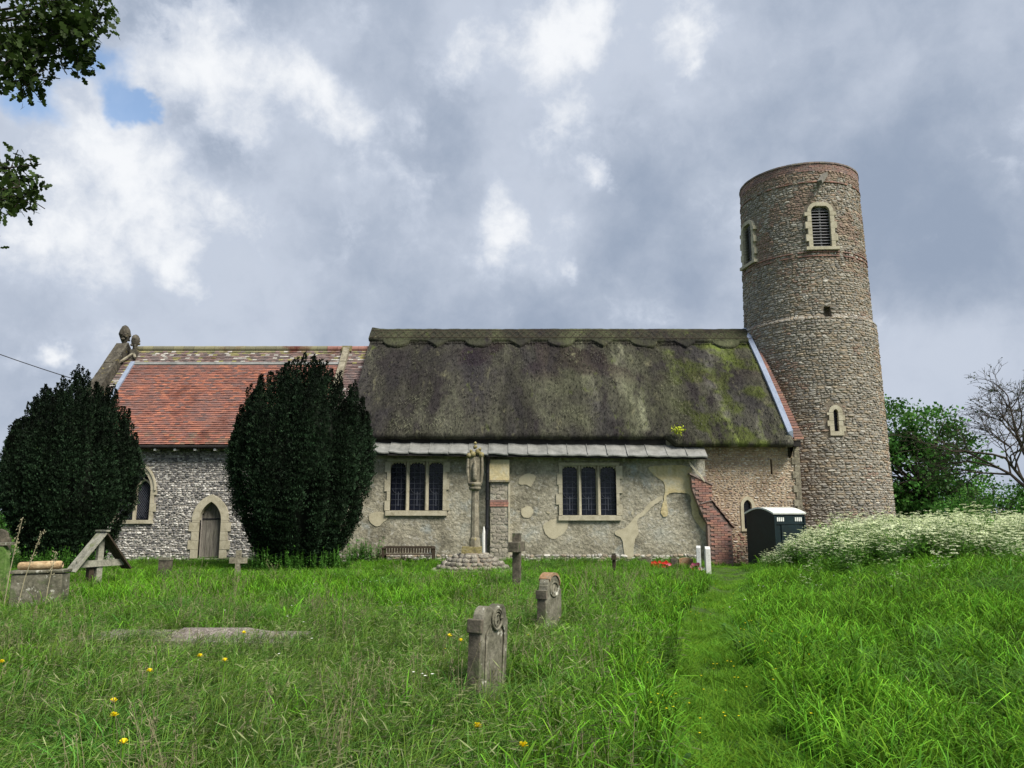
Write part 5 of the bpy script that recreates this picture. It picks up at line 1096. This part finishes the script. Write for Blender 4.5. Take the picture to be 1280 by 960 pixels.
# oak overhanging at the top left; its trunk stands outside the frame
def oak():
    r = np.random.default_rng(31); b = (-9.5, 7.5, float(gz(-9.5, 7.5)) - .1); t = thing('oak_tree', 'oak whose leafy branch tips hang into the top left corner', 'tree', b); q = MB()
    q.tube([b, (-9.4, 7.5, 2.5), (-9.2, 7.4, 5.0), (-9.0, 7.3, 8.0)], [.4, .33, .26, .12], 10); tw = []
    Yo = 6.8
    def reg(pts, nleaf, spread): 
        for px, py in pts: x, z = wp(px, py, Yo); tw.append(((x, Yo + r.uniform(-.3, .3), z), nleaf, spread))
    reg([(8, 40), (20, 60), (35, 75), (10, 85), (28, 98), (45, 88), (5, 110), (48, 65), (15, 25), (40, 108), (-10, 60)], 60, .10)
    reg([(60, 8), (80, 5), (100, 12), (115, 5), (75, 28), (95, 35), (105, 48), (62, 40), (88, 52), (50, 20), (118, 20), (70, 50), (92, 62)], 66, .10)
    reg([(5, 205), (8, 230), (22, 245), (12, 258), (-8, 240), (-10, 215)], 46, .09); reg([(18, 208), (32, 200), (34, 240), (3, 262)], 12, .05)
    for k in range(60): tw.append(((r.uniform(-11.5, -6.4), r.uniform(5, 9.5), r.uniform(4.5, 9)), 40, .25))
    n0 = 0; PP = []
    for (c, m_, sp) in tw:
        c = np.array(c); st_ = np.array((-9.2, 7.4, min(max(c[2] - .8, 3.5), 7.5))); mid = (st_ + c) / 2 + np.array((0, 0, .25)); q.tube([st_, mid, c], [.06, .028, .006], 5, caps=False)
        PP.append(c + np.clip(r.normal(0, 1, (m_, 3)), -1.7, 1.7) * sp)
        for k in range(4): e = c + r.normal(0, 1, 3) * sp * 1.1; q.tube([c, e], .005, 3, caps=False)
    q.build('trunk', M['bark'], t, smooth=True)
    P = np.concatenate(PP); n = len(P); D = unit(r.normal(0, 1, (n, 3)) + np.array((.2, 0, -.3))); Wd = unit(np.cross(D, unit(r.normal(0, .7, (n, 3)) + np.array((0, 0, 1))))); ln = r.uniform(.07, .12, n)
    # lobed leaf: 8-point outline
    prof_ = [(0, 0), (.25, .22), (.38, .12), (.55, .32), (.68, .18), (.85, .22), (1, 0), (.85, -.22), (.68, -.18), (.55, -.32), (.38, -.12), (.25, -.22)]
    V = np.stack([P + D * (ln * a)[:, None] + Wd * (ln * w_)[:, None] for a, w_ in prof_], 1); mb = MB(); sh = r.uniform(.6, 1.6, n)
    C = np.repeat(np.stack([sh * 1.1, sh, sh * .8], -1)[:, None], 12, 1); mb.add(V.reshape(-1, 3), np.arange(n * 12).reshape(-1, 12), C.reshape(-1, 3)); mb.build('leaves', M['leaf_oak'], t)
oak()
# overhead cable
p0 = np.array((-15.45, 28.2, 6.25)); xq, zq = wp(0, 443, 27.0); p1 = np.array((xq, 27.0, zq)); d = p1 - p0; P = [p0 + d * t_ + np.array((0, 0, .12 * t_ * (t_ - 1))) for t_ in np.linspace(0, 6, 30)]
q = MB(); q.tube(P, .016, 5); q.build('overhead_cable', M['cable'], label='thin black overhead cable running from the chancel gable to the left', category='cable')
# ------------------------------------------------------------ grass
def blades(n, hmin, hmax, w, spread, lean, bend, seed, tipcol=(1.25, 1.2, .9), basecol=(.45, .5, .5), wind=(0, 0), seg=5, seedhead=0.0, lit=(.75, 1.3)):  # basecol darkens the blade feet: shade painted into the grass colour
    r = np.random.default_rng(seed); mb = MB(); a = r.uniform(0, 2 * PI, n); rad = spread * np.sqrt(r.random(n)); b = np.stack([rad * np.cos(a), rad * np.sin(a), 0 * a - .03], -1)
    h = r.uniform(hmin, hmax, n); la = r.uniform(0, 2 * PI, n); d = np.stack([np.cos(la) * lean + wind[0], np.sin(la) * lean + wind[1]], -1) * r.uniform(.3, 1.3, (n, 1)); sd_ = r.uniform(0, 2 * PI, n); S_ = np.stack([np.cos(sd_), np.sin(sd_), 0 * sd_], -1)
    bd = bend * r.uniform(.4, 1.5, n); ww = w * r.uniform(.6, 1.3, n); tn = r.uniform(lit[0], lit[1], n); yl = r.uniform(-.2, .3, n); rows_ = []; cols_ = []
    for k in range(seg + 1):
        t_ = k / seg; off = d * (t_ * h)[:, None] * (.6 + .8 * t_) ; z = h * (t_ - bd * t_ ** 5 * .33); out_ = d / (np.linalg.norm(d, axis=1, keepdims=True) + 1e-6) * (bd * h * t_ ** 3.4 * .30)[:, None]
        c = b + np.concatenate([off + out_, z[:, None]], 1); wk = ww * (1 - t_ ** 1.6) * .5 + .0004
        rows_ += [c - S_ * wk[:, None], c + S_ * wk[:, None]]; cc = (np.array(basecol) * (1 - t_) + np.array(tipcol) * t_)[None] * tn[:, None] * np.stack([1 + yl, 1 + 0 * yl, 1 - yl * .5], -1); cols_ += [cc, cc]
    V = np.stack(rows_, 1); C = np.stack(cols_, 1); m_ = 2 * (seg + 1); f = np.array([(2 * k, 2 * k + 1, 2 * k + 3, 2 * k + 2) for k in range(seg)])
    mb.add(V.reshape(-1, 3), (f[None] + (np.arange(n) * m_)[:, None, None]).reshape(-1, 4), C.reshape(-1, 3))
    if seedhead:
        sel = r.random(n) < seedhead; tip = V[sel, -1]; prv = V[sel, -4]; D = unit(tip - prv); k = len(tip)
        for j in range(3):
            Wd = unit(np.cross(D, r.normal(0, 1, (k, 3)))); ln = r.uniform(.04, .09, k); quads(mb, tip - D * (ln * .5)[:, None], D, Wd, ln, ln * .05 + .0022, np.array((2.8, 1.6, 3.9))[None] * r.uniform(.7, 1.2, (k, 1)))
    return mb
HID = bpy.data.collections.new('tuft_sources')
def source(mb, name, mat):
    o = mb.build(name, mat); COL.objects.unlink(o); HID.objects.link(o); return o
def scatter(name, pts, rot, scl, var, srcs, label, cat):
    me = bpy.data.meshes.new(name); me.from_pydata([tuple(p) for p in pts], [], []); n = len(pts)
    a = me.attributes.new('rot', 'FLOAT_VECTOR', 'POINT'); a.data.foreach_set('vector', np.asarray(rot, np.float32).ravel()); a = me.attributes.new('scl', 'FLOAT_VECTOR', 'POINT'); a.data.foreach_set('vector', np.asarray(scl, np.float32).ravel())
    a = me.attributes.new('var', 'INT', 'POINT'); a.data.foreach_set('value', np.asarray(var, np.int32))
    o = bpy.data.objects.new(name, me); COL.objects.link(o); props(o, label, cat, None, 'stuff')
    ng = bpy.data.node_groups.new(name, 'GeometryNodeTree'); ng.interface.new_socket('Geometry', in_out='INPUT', socket_type='NodeSocketGeometry'); ng.interface.new_socket('Geometry', in_out='OUTPUT', socket_type='NodeSocketGeometry')
    gi = ng.nodes.new('NodeGroupInput'); go = ng.nodes.new('NodeGroupOutput'); jn = ng.nodes.new('GeometryNodeJoinGeometry'); l = ng.links
    def na(nm, ty): q_ = ng.nodes.new('GeometryNodeInputNamedAttribute'); q_.data_type = ty; q_.inputs['Name'].default_value = nm; return q_.outputs[0]
    rt, sc_, vr = na('rot', 'FLOAT_VECTOR'), na('scl', 'FLOAT_VECTOR'), na('var', 'INT')
    for k, s_ in enumerate(srcs):
        oi = ng.nodes.new('GeometryNodeObjectInfo'); oi.inputs['Object'].default_value = s_; oi.inputs['As Instance'].default_value = True
        cp = ng.nodes.new('FunctionNodeCompare'); cp.data_type = 'INT'; cp.operation = 'EQUAL'; l.new(vr, cp.inputs[2]); cp.inputs[3].default_value = k
        ip = ng.nodes.new('GeometryNodeInstanceOnPoints'); l.new(gi.outputs[0], ip.inputs['Points']); l.new(cp.outputs[0], ip.inputs['Selection']); l.new(oi.outputs['Geometry'], ip.inputs['Instance'])
        l.new(rt, ip.inputs['Rotation']); l.new(sc_, ip.inputs['Scale']); l.new(ip.outputs[0], jn.inputs[0])
    l.new(jn.outputs[0], go.inputs[0]); md = o.modifiers.new('scatter', 'NODES'); md.node_group = ng; return o
def pts_in(x0, x1, y0, y1, dens, seed):
    r = np.random.default_rng(seed); n = int((x1 - x0) * (y1 - y0) * dens); p = np.stack([r.uniform(x0, x1, n), r.uniform(y0, y1, n)], -1)
    keep = np.abs(p[:, 0]) < p[:, 1] * .78 + 1.8; return p[keep]
def clear(p):      # keep the buildings' footprints free
    x, y = p[:, 0], p[:, 1]; inn = (y > 25.6) & (x > -15.7) & (x < 14.8); inn |= (np.hypot(x - cx, y - cy) < 1.0); inn |= (np.abs(x - tx_) < .75) & (np.abs(y - ty_ - .2) < .75)
    inn |= (np.abs(x - WX(245, 800, 9.35) ) < 1.25) & (np.abs(y - 9.40) < .27); inn |= (np.abs(x - xA) < .24) & (y > YA - .62) & (y < YA + .02); inn |= (np.abs(x - xB) < .22) & (y > 9.6) & (y < 10.1); return ~inn
grass_src = [source(blades(26, .20, .52, .0135, .15, .20, 1.25, 40 + k, tipcol=(1.5, 1.40, 1.1), basecol=(.13, .19, .24), lit=(.35, 1.7)), 'tuft', M['grass']) for k in range(4)]  # bluish dark basecol paints the shadow hue low in the tufts
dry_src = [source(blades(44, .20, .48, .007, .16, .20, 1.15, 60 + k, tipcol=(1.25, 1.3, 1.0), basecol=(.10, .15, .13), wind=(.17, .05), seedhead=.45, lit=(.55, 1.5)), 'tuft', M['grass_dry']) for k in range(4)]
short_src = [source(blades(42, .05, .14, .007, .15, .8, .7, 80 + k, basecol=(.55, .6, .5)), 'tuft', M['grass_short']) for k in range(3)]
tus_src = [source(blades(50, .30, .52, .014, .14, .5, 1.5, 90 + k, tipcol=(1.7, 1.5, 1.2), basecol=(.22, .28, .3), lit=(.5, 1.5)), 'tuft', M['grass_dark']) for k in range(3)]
def put(name, label, p, srcs, s0, s1, seed, zs=None, wind=.0):
    r = np.random.default_rng(seed); p = p[clear(p)]; n = len(p); z = gz(p[:, 0], p[:, 1]) - .02; sc_ = r.uniform(s0, s1, n) * (1 - .42 * ss(p[:, 1], 17, 20.5) * (p[:, 0] < 7.5)) * (.82 + .5 * fbm(p[:, 0], p[:, 1], 11., .7, 2))
    rot = np.stack([r.normal(0, .08, n), r.normal(wind, .08, n), r.uniform(0, 2 * PI, n) if not wind else r.normal(0, .5, n)], -1)
    scatter(name, np.column_stack([p, z]), rot, np.stack([sc_ * 1.0, sc_ * 1.0, sc_ * r.uniform(.8, 1.2, n)], -1), r.integers(0, len(srcs), n), srcs, label, 'grass')
pn_ = np.concatenate([pts_in(-12, 12, 2.2, 12, 42, 1), pts_in(-19, 22, 12, 27, 22, 2), pts_in(-30, 30, 27, 45, 3, 3)])
s = pn_[:, 0] - path_x(np.clip(pn_[:, 1], 0, 25)); f = fbm(pn_[:, 0], pn_[:, 1], 0, .55, 3); r = np.random.default_rng(5); u_ = r.random(len(pn_))
on_path = np.exp(-((s - .05) / .46) ** 2) * (pn_[:, 1] < 24.5) > .35 + .7 * (f - .5)
dryness = ss(-s, .3, 2.6) * (1 - ss(pn_[:, 1], 8.5, 15)) * .95 + .12 * ss(-s, 0, 2) + 1.0 * (f - .5)
dry = (u_ < dryness) & ~on_path
tus = (fbm(pn_[:, 0] + 30, pn_[:, 1], 0, .8, 2) > .66) & ~on_path & (u_ > .35)
put('meadow_grass', 'lush bright green long grass covering the churchyard', pn_[~on_path & ~dry & ~tus], grass_src, .65, 1.15, 6)
put('seeding_grass', 'fine seeding grass leaning in the wind in the left foreground', pn_[dry & ~tus], dry_src, .75, 1.1, 7, wind=.05)
put('path_grass', 'short trodden grass along the path to the church', np.concatenate([pn_[on_path] + o_ for o_ in ((0, 0), (.07, .05), (-.06, .09), (.10, -.08))]), short_src, .8, 1.3, 8)
put('tussock_grass', 'darker arching tussocks of grass standing in the meadow', pn_[tus], tus_src, .6, 1.0, 9)
# short turf under everything
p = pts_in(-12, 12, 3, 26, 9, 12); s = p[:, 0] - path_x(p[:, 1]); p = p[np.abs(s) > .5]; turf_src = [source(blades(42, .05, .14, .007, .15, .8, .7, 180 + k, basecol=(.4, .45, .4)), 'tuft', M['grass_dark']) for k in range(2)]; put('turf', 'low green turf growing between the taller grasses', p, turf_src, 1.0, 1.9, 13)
def weed(seed):
    r = np.random.default_rng(seed); mb = MB(); n = 15; a = r.uniform(0, 2 * PI, n); e = r.uniform(.35, 1.1, n); D = np.stack([np.cos(a) * np.cos(e), np.sin(a) * np.cos(e), np.sin(e)], -1); ln = r.uniform(.10, .26, n); S_ = unit(np.cross(D, np.array((0, 0, 1.)))); tn = r.uniform(.7, 1.3, (n, 1)) * np.ones(3)
    P = r.normal(0, .03, (n, 3)) * (1, 1, 0) + np.array((0, 0, .02)); prof_ = [(0, .004), (.25, .02), (.5, .10), (.75, .12), (.92, .06), (1.0, .004)]; L_ = []; R2 = []
    for t_, w_ in prof_: c = P + D * (ln * t_)[:, None] - np.array((0, 0, 1.)) * (ln * t_ ** 2.5 * .30)[:, None]; L_.append(c - S_ * (ln * w_)[:, None]); R2.append(c + S_ * (ln * w_)[:, None])
    V = np.stack([v for p_ in zip(L_, R2) for v in p_], 1); f = np.array([(2 * k, 2 * k + 1, 2 * k + 3, 2 * k + 2) for k in range(5)]); mb.add(V.reshape(-1, 3), (f[None] + (np.arange(n) * 12)[:, None, None]).reshape(-1, 4), np.repeat(tn[:, None], 12, 1).reshape(-1, 3)); return mb
def deadstalks(seed):
    r = np.random.default_rng(seed); mb = MB()
    for k in range(7):
        b_ = np.array((r.normal(0, .08), r.normal(0, .08), 0)); h = r.uniform(.30, .55); l_ = np.array((r.normal(.10, .08), r.normal(0, .06), 0)); mb.tube([b_, b_ + l_ * .4 + (0, 0, h * .6), b_ + l_ + (0, 0, h)], [.0022, .0018, .001], 3, (1, 1, 1), caps=False)
        tip = b_ + l_ + np.array((0, 0, h)); n = 8; P = tip - np.array((.01, 0, .07)) * r.random((n, 1)); D = unit(r.normal(0, .5, (n, 3)) + (.3, 0, 1)); Wd = unit(np.cross(D, r.normal(0, 1, (n, 3)))); quads(mb, P, D, Wd, np.full(n, .025), np.full(n, .006), np.ones((n, 3)))
    return mb
ws = [source(weed(400 + k), 'weed_plant', M['weed']) for k in range(3)]; dks = [source(deadstalks(420 + k), 'dead_grass', M['stalk']) for k in range(3)]
q_ = pts_in(-11, 12, 3, 22, 5.0, 401); s = q_[:, 0] - path_x(q_[:, 1]); m_ = (fbm(q_[:, 0], q_[:, 1], 17., .9, 3) > .57) & (np.abs(s) > .25); put('broadleaf_weeds', 'broad-leaved docks and weeds growing among the grass', q_[m_], ws, .35, .75, 402)
q_ = pts_in(-11, 4, 3, 18, 5.0, 411); s = q_[:, 0] - path_x(q_[:, 1]); m_ = (fbm(q_[:, 0], q_[:, 1], 23., .7, 3) > .50) & (s < -.6); put('dead_grass_stalks', 'pale straw-coloured flowering stalks standing among the green grass', q_[m_], dks, .6, 1.05, 412)
# ------------------------------------------------------------ cow parsley
def parsley(seed):
    r = np.random.default_rng(seed); mb = MB(); nm = 16; top = []; 
    for k in range(3): 
        a = r.uniform(0, 2 * PI); base = np.array((.05 * math.cos(a), .05 * math.sin(a), -.05)); mid = base + np.array((.07 * math.cos(a), .07 * math.sin(a), .45)); tp = mid + np.array((.06 * math.cos(a), .06 * math.sin(a), r.uniform(.25, .4)))
        mb.tube([base, mid, tp], [.006, .005, .004], 4, (.10, .20, .05), caps=False)
        for j in range(5):
            s0 = mid + (tp - mid) * r.uniform(.1, 1); e = s0 + np.array((r.normal(0, .12), r.normal(0, .12), r.uniform(.10, .26))); mb.tube([s0, e], .003, 3, (.12, .22, .06), caps=False); top.append(e)
    for e in top:
        rad = r.uniform(.030, .055); m_ = 15
        for j in range(m_):
            a = r.uniform(0, 2 * PI); rr_ = rad * math.sqrt(r.random()); c = e + np.array((rr_ * math.cos(a), rr_ * math.sin(a), .02 - rr_ * .25)); u_ = .0145 * r.uniform(.7, 1.2); w_ = np.array((.74, .80, .54)) * r.uniform(.8, 1.1)
            V = [c + np.array((u_ * math.cos(b_), u_ * math.sin(b_), r.normal(0, .003))) for b_ in (0, 1.57, 3.14, 4.71)]; mb.add(V, np.array([(0, 1, 2, 3)]), w_)
    n = 130; P = np.stack([r.normal(0, .15, n), r.normal(0, .13, n), r.uniform(.08, .62, n)], -1); D = unit(np.stack([r.normal(0, 1, n), r.normal(0, 1, n), r.normal(.2, .4, n)], -1)); Wd = unit(np.cross(D, np.array((0, 0, 1.0)))); ln = r.uniform(.06, .13, n)
    quads(mb, P, D, Wd, ln, ln * .42, np.array((.12, .27, .04))[None] * r.uniform(.7, 1.3, (n, 1))); return mb
ps = [source(parsley(200 + k), 'parsley_plant', M['parsley']) for k in range(5)]
r = np.random.default_rng(77); n = 8200; p = np.stack([r.uniform(4, 21, n), r.uniform(11, 25, n)], -1); s = p[:, 0] - path_x(p[:, 1]); f = fbm(p[:, 0], p[:, 1], 4, .6, 3)
lim = 1.0 + 1.6 * (1 - ss(p[:, 1], 15, 22)); keep = (s > lim + (f - .5) * 2) & (p[:, 1] > 12.2 + (f - .5) * 5 + (1 - ss(p[:, 0], 5, 10)) * 3.5) & (p[:, 0] < p[:, 1] * .78 + 1.5)
keep &= ~((np.abs(p[:, 0] - tx_) < 1.0) & (p[:, 1] > 23.4)) & ~((p[:, 0] < 8.2) & (p[:, 1] > 22.4)) & ~((p[:, 1] > 23) & (p[:, 0] < 7.4)) & ~(np.hypot(p[:, 0] - TX, p[:, 1] - TY) < 2.75)
keep |= (r.random(n) < .03) & (s > 1.5) & (p[:, 1] > 11) & (p[:, 1] < 22)
p = p[keep]; n = len(p); sc_ = r.uniform(.52, 1.06, n) * np.where(r.random(n) < .05, 1.28, 1); s = p[:, 0] - path_x(p[:, 1]); front = np.minimum(ss(s, 1.0, 2.6), ss(p[:, 1], 11.5, 15.5)); sc_ = sc_ * (.55 + .45 * front); tilt = r.normal(0, .1, (n, 2))
scatter('cow_parsley', np.column_stack([p, gz(p[:, 0], p[:, 1]) - .02]), np.column_stack([tilt, r.uniform(0, 6.28, n)]), np.column_stack([sc_, sc_, sc_ * r.uniform(.85, 1.08, n)]), r.integers(0, 5, n), ps, 'dense bank of white-flowered cow parsley in front of the tower', 'cow parsley')
# nettles round the yews
r = np.random.default_rng(78); P_ = []
for x0, y0 in ((WX(376, 640, 21.6), 21.6), (WX(90, 640, 22), 22.0)):
    a = r.uniform(-PI, 0, 46); rr_ = r.uniform(1.0, 1.6, 46); P_.append(np.stack([x0 + rr_ * np.cos(a), y0 + rr_ * np.sin(a)], -1))
P_.append(np.stack([r.uniform(-5.3, -4.2, 22), r.uniform(24.6, 25.4, 22)], -1)); p = np.concatenate(P_)
def nettle(seed):
    r = np.random.default_rng(seed); mb = MB()
    for k in range(6):
        b_ = np.array((r.normal(0, .08), r.normal(0, .08), 0)); h = r.uniform(.35, .65); e = b_ + np.array((r.normal(0, .06), r.normal(0, .06), h)); mb.tube([b_, e], .004, 3, (.9, .9, .7), caps=False)
        n = 14; t_ = r.uniform(.2, 1, n)[:, None]; P = b_ + (e - b_) * t_; D = unit(np.stack([r.normal(0, 1, n), r.normal(0, 1, n), r.normal(-.1, .3, n)], -1)); Wd = unit(np.cross(D, np.array((0, 0, 1.)))); ln = r.uniform(.05, .09, n); quads(mb, P, D, Wd, ln, ln * .5, np.ones((n, 3)) * r.uniform(.7, 1.2, (n, 1)))
    return mb
nts = [source(nettle(300 + k), 'nettle_plant', M['grass_dark']) for k in range(3)]; n = len(p)
scatter('nettles', np.column_stack([p, gz(p[:, 0], p[:, 1])]), np.column_stack([0 * p, r.uniform(0, 6.28, n)]), np.repeat(r.uniform(.8, 1.3, (n, 1)), 3, 1), r.integers(0, 3, n), nts, 'dark green nettles growing round the feet of the yews and bench', 'nettles')
def stalk(px, pyt, Yd, lean, label, seed):
    r = random.Random(seed); x = WX(px, 690, Yd); g = float(gz(x, Yd)); h = WZ(pyt, Yd) - g; t = thing('dried_stalk', label, 'dried stalk', (x, Yd, g), 'tall dry stalks beside the tomb'); pts = [(x, Yd, g), (x + lean * .3, Yd, g + h * .45), (x + lean * .7, Yd, g + h * .8), (x + lean, Yd, g + h)]
    q = MB(); q.tube(pts, [.008, .007, .005, .003], 5); q.build('stem', M['straw'], t); q = MB()
    for k in range(46):
        f_ = r.uniform(.62, 1.0); c = np.array((x + lean * f_ ** 1.4 + r.gauss(0, .022), Yd + r.gauss(0, .02), g + h * f_)); d = unit(np.array((r.gauss(lean, .6), r.gauss(0, .6), 1.0))) * .035; w_ = np.array((.008, 0, .002)); q.add([c, c + d * .5 + w_, c + d, c + d * .5 - w_], np.array([(0, 1, 2, 3)]))
    q.build('seed_spike', M['straw'], t)
stalk(11, 648, 12.2, .16, 'dry stalk farthest left, in front of the dark yew', 1); stalk(27, 664, 12.1, .30, 'tallest dry seeding stalk leaning right above the tomb', 2); stalk(62, 690, 12.3, .10, 'short curved dry stalk behind the stone roll on the tomb', 3)
# ------------------------------------------------------------ dandelions (countable) and buttercups
def dandelion(px, py, h, label, first=None):
    # ground point seen through this pixel, at flower height h
    z = h; d = ray(px, py); t_ = (h + .03 - EYE) / d[2]; x, y = d[0] * t_, d[1] * t_; g = float(gz(x, y))
    if first is not None:
        tt = first.copy(); COL.objects.link(tt); tt.location = (x, y, g); tt['label'] = label; tt.rotation_euler = (0, 0, px)
        for c in first.children: k = c.copy(); COL.objects.link(k); k.parent = tt
        return tt
    t = thing('dandelion', label, 'dandelion', (0, 0, 0), 'dandelions in the long grass'); q = MB(); q.tube([(0, 0, -.02), (.01, 0, h * .5), (0, 0, h)], .003, 5, (1, 1, .8)); q.build('stem', M['grass_short'], t)
    q = MB(); V = []; F_ = []; r = random.Random(3)
    for k in range(34):
        a = r.uniform(0, 2 * PI); e = r.uniform(.1, 1.2); c = np.array((0, 0, h)); D = np.array((math.cos(a) * math.cos(e), math.sin(a) * math.cos(e), math.sin(e))) * .026; s_ = np.array((-math.sin(a), math.cos(a), 0)) * .005
        F_.append((len(V), len(V) + 1, len(V) + 2, len(V) + 3)); V += [c - s_ * .5, c + D - s_, c + D * 1.05 + s_, c + s_ * .5]
    q.add(V, np.array(F_)); q.build('flower_head', M['petal_yellow'], t); t.location = (x, y, g); return t
DL = [(143, 894, 'largest dandelion, alone low in the left foreground'), (187, 838, 'dandelion above the largest one, left of the grave slab front'), (142, 876, 'small dandelion just above the largest one'), (155, 926, 'lowest dandelion in the left foreground'), (250, 820, 'dandelion in front of the middle of the grave slab'),
      (281, 826, 'dandelion in front of the right half of the grave slab'), (305, 789, 'dandelion just behind the top of the grave slab'), (2, 825, 'dandelion at the left edge of the picture'), (562, 796, 'dandelion left of the nearest headstone'), (576, 803, 'second dandelion right beside the nearest headstone'),
      (597, 909, 'dandelion below the nearest headstone'), (654, 932, 'dandelion low in the middle of the foreground')]
fd = dandelion(DL[0][0], DL[0][1], .40, DL[0][2])
for px, py, lb in DL[1:]: dandelion(px, py, .40, lb, fd)
r = np.random.default_rng(90); spots = [(850, 745, 18, 14), (868, 760, 14, 10), (935, 785, 12, 8), (640, 740, 90, 25), (480, 715, 120, 22), (860, 870, 60, 20), (900, 720, 40, 14), (930, 830, 40, 20)]
V = []; n = 0; mb = MB()
for px, py, sx2, k in spots:
    for j in range(k):
        a, b_ = px + r.normal(0, sx2), py + r.normal(0, sx2 * .35); d = ray(a, b_); hh = r.uniform(.22, .36)
        if d[2] > -.02: continue
        t_ = (hh - EYE) / d[2]; c = np.array((d[0] * t_, d[1] * t_, 0)); 
        if c[1] > 25: continue
        c[2] = float(gz(c[0], c[1])) + hh
        for m_ in range(5): q_ = 2 * PI * m_ / 5; e = np.array((math.cos(q_), math.sin(q_), .5)) * .008; s_ = np.array((-math.sin(q_), math.cos(q_), 0)) * .005; mb.add([c, c + e * .7 + s_, c + e * 1.1, c + e * .7 - s_], np.array([(0, 1, 2, 3)]))
        w_ = np.array((.002, 0, 0)); mb.add([c - w_, c + w_, c + w_ - np.array((0, 0, hh)), c - w_ - np.array((0, 0, hh))], np.array([(0, 1, 2, 3)]), mi=1)
mb.build('buttercups', [M['petal_yellow'], M['grass_short']], label='tiny yellow buttercups scattered through the grass', category='buttercups', kind='stuff') if False else props(mb.build('buttercups', [M['petal_yellow'], M['grass_short']]), 'tiny yellow buttercups scattered through the grass beside the path', 'buttercups', None, 'stuff')

r = np.random.default_rng(95); mb = MB()
for px, py, sx2, k in [(530, 848, 12, 4), (500, 712, 60, 16), (430, 700, 40, 12), (950, 738, 20, 5), (1080, 720, 60, 10), (400, 760, 60, 6)]:
    for j in range(k):
        a, b_ = px + r.normal(0, sx2), py + abs(r.normal(0, sx2 * .2 + 7)); d = ray(a, b_); hh = r.uniform(.24, .40); t_ = (hh - EYE) / d[2]; c = np.array((d[0] * t_, d[1] * t_, 0.))
        if c[1] > 25 or c[1] < 3: continue
        c[2] = float(gz(c[0], c[1])) + hh
        for m_ in range(8): q_ = 2 * PI * m_ / 8; e = np.array((math.cos(q_), math.sin(q_), .35)) * .013; s_ = np.array((-math.sin(q_), math.cos(q_), 0)) * .004; mb.add([c, c + e * .7 + s_, c + e * 1.1, c + e * .7 - s_], np.array([(0, 1, 2, 3)]))
        w_ = np.array((.0015, 0, 0)); mb.add([c - w_, c + w_, c + w_ - np.array((0, 0, hh)), c - w_ - np.array((0, 0, hh))], np.array([(0, 1, 2, 3)]), mi=1)
props(mb.build('daisies', [M['petal_white'], M['grass_short']]), 'small white daisies dotted through the grass near the nave', 'daisies', None, 'stuff')
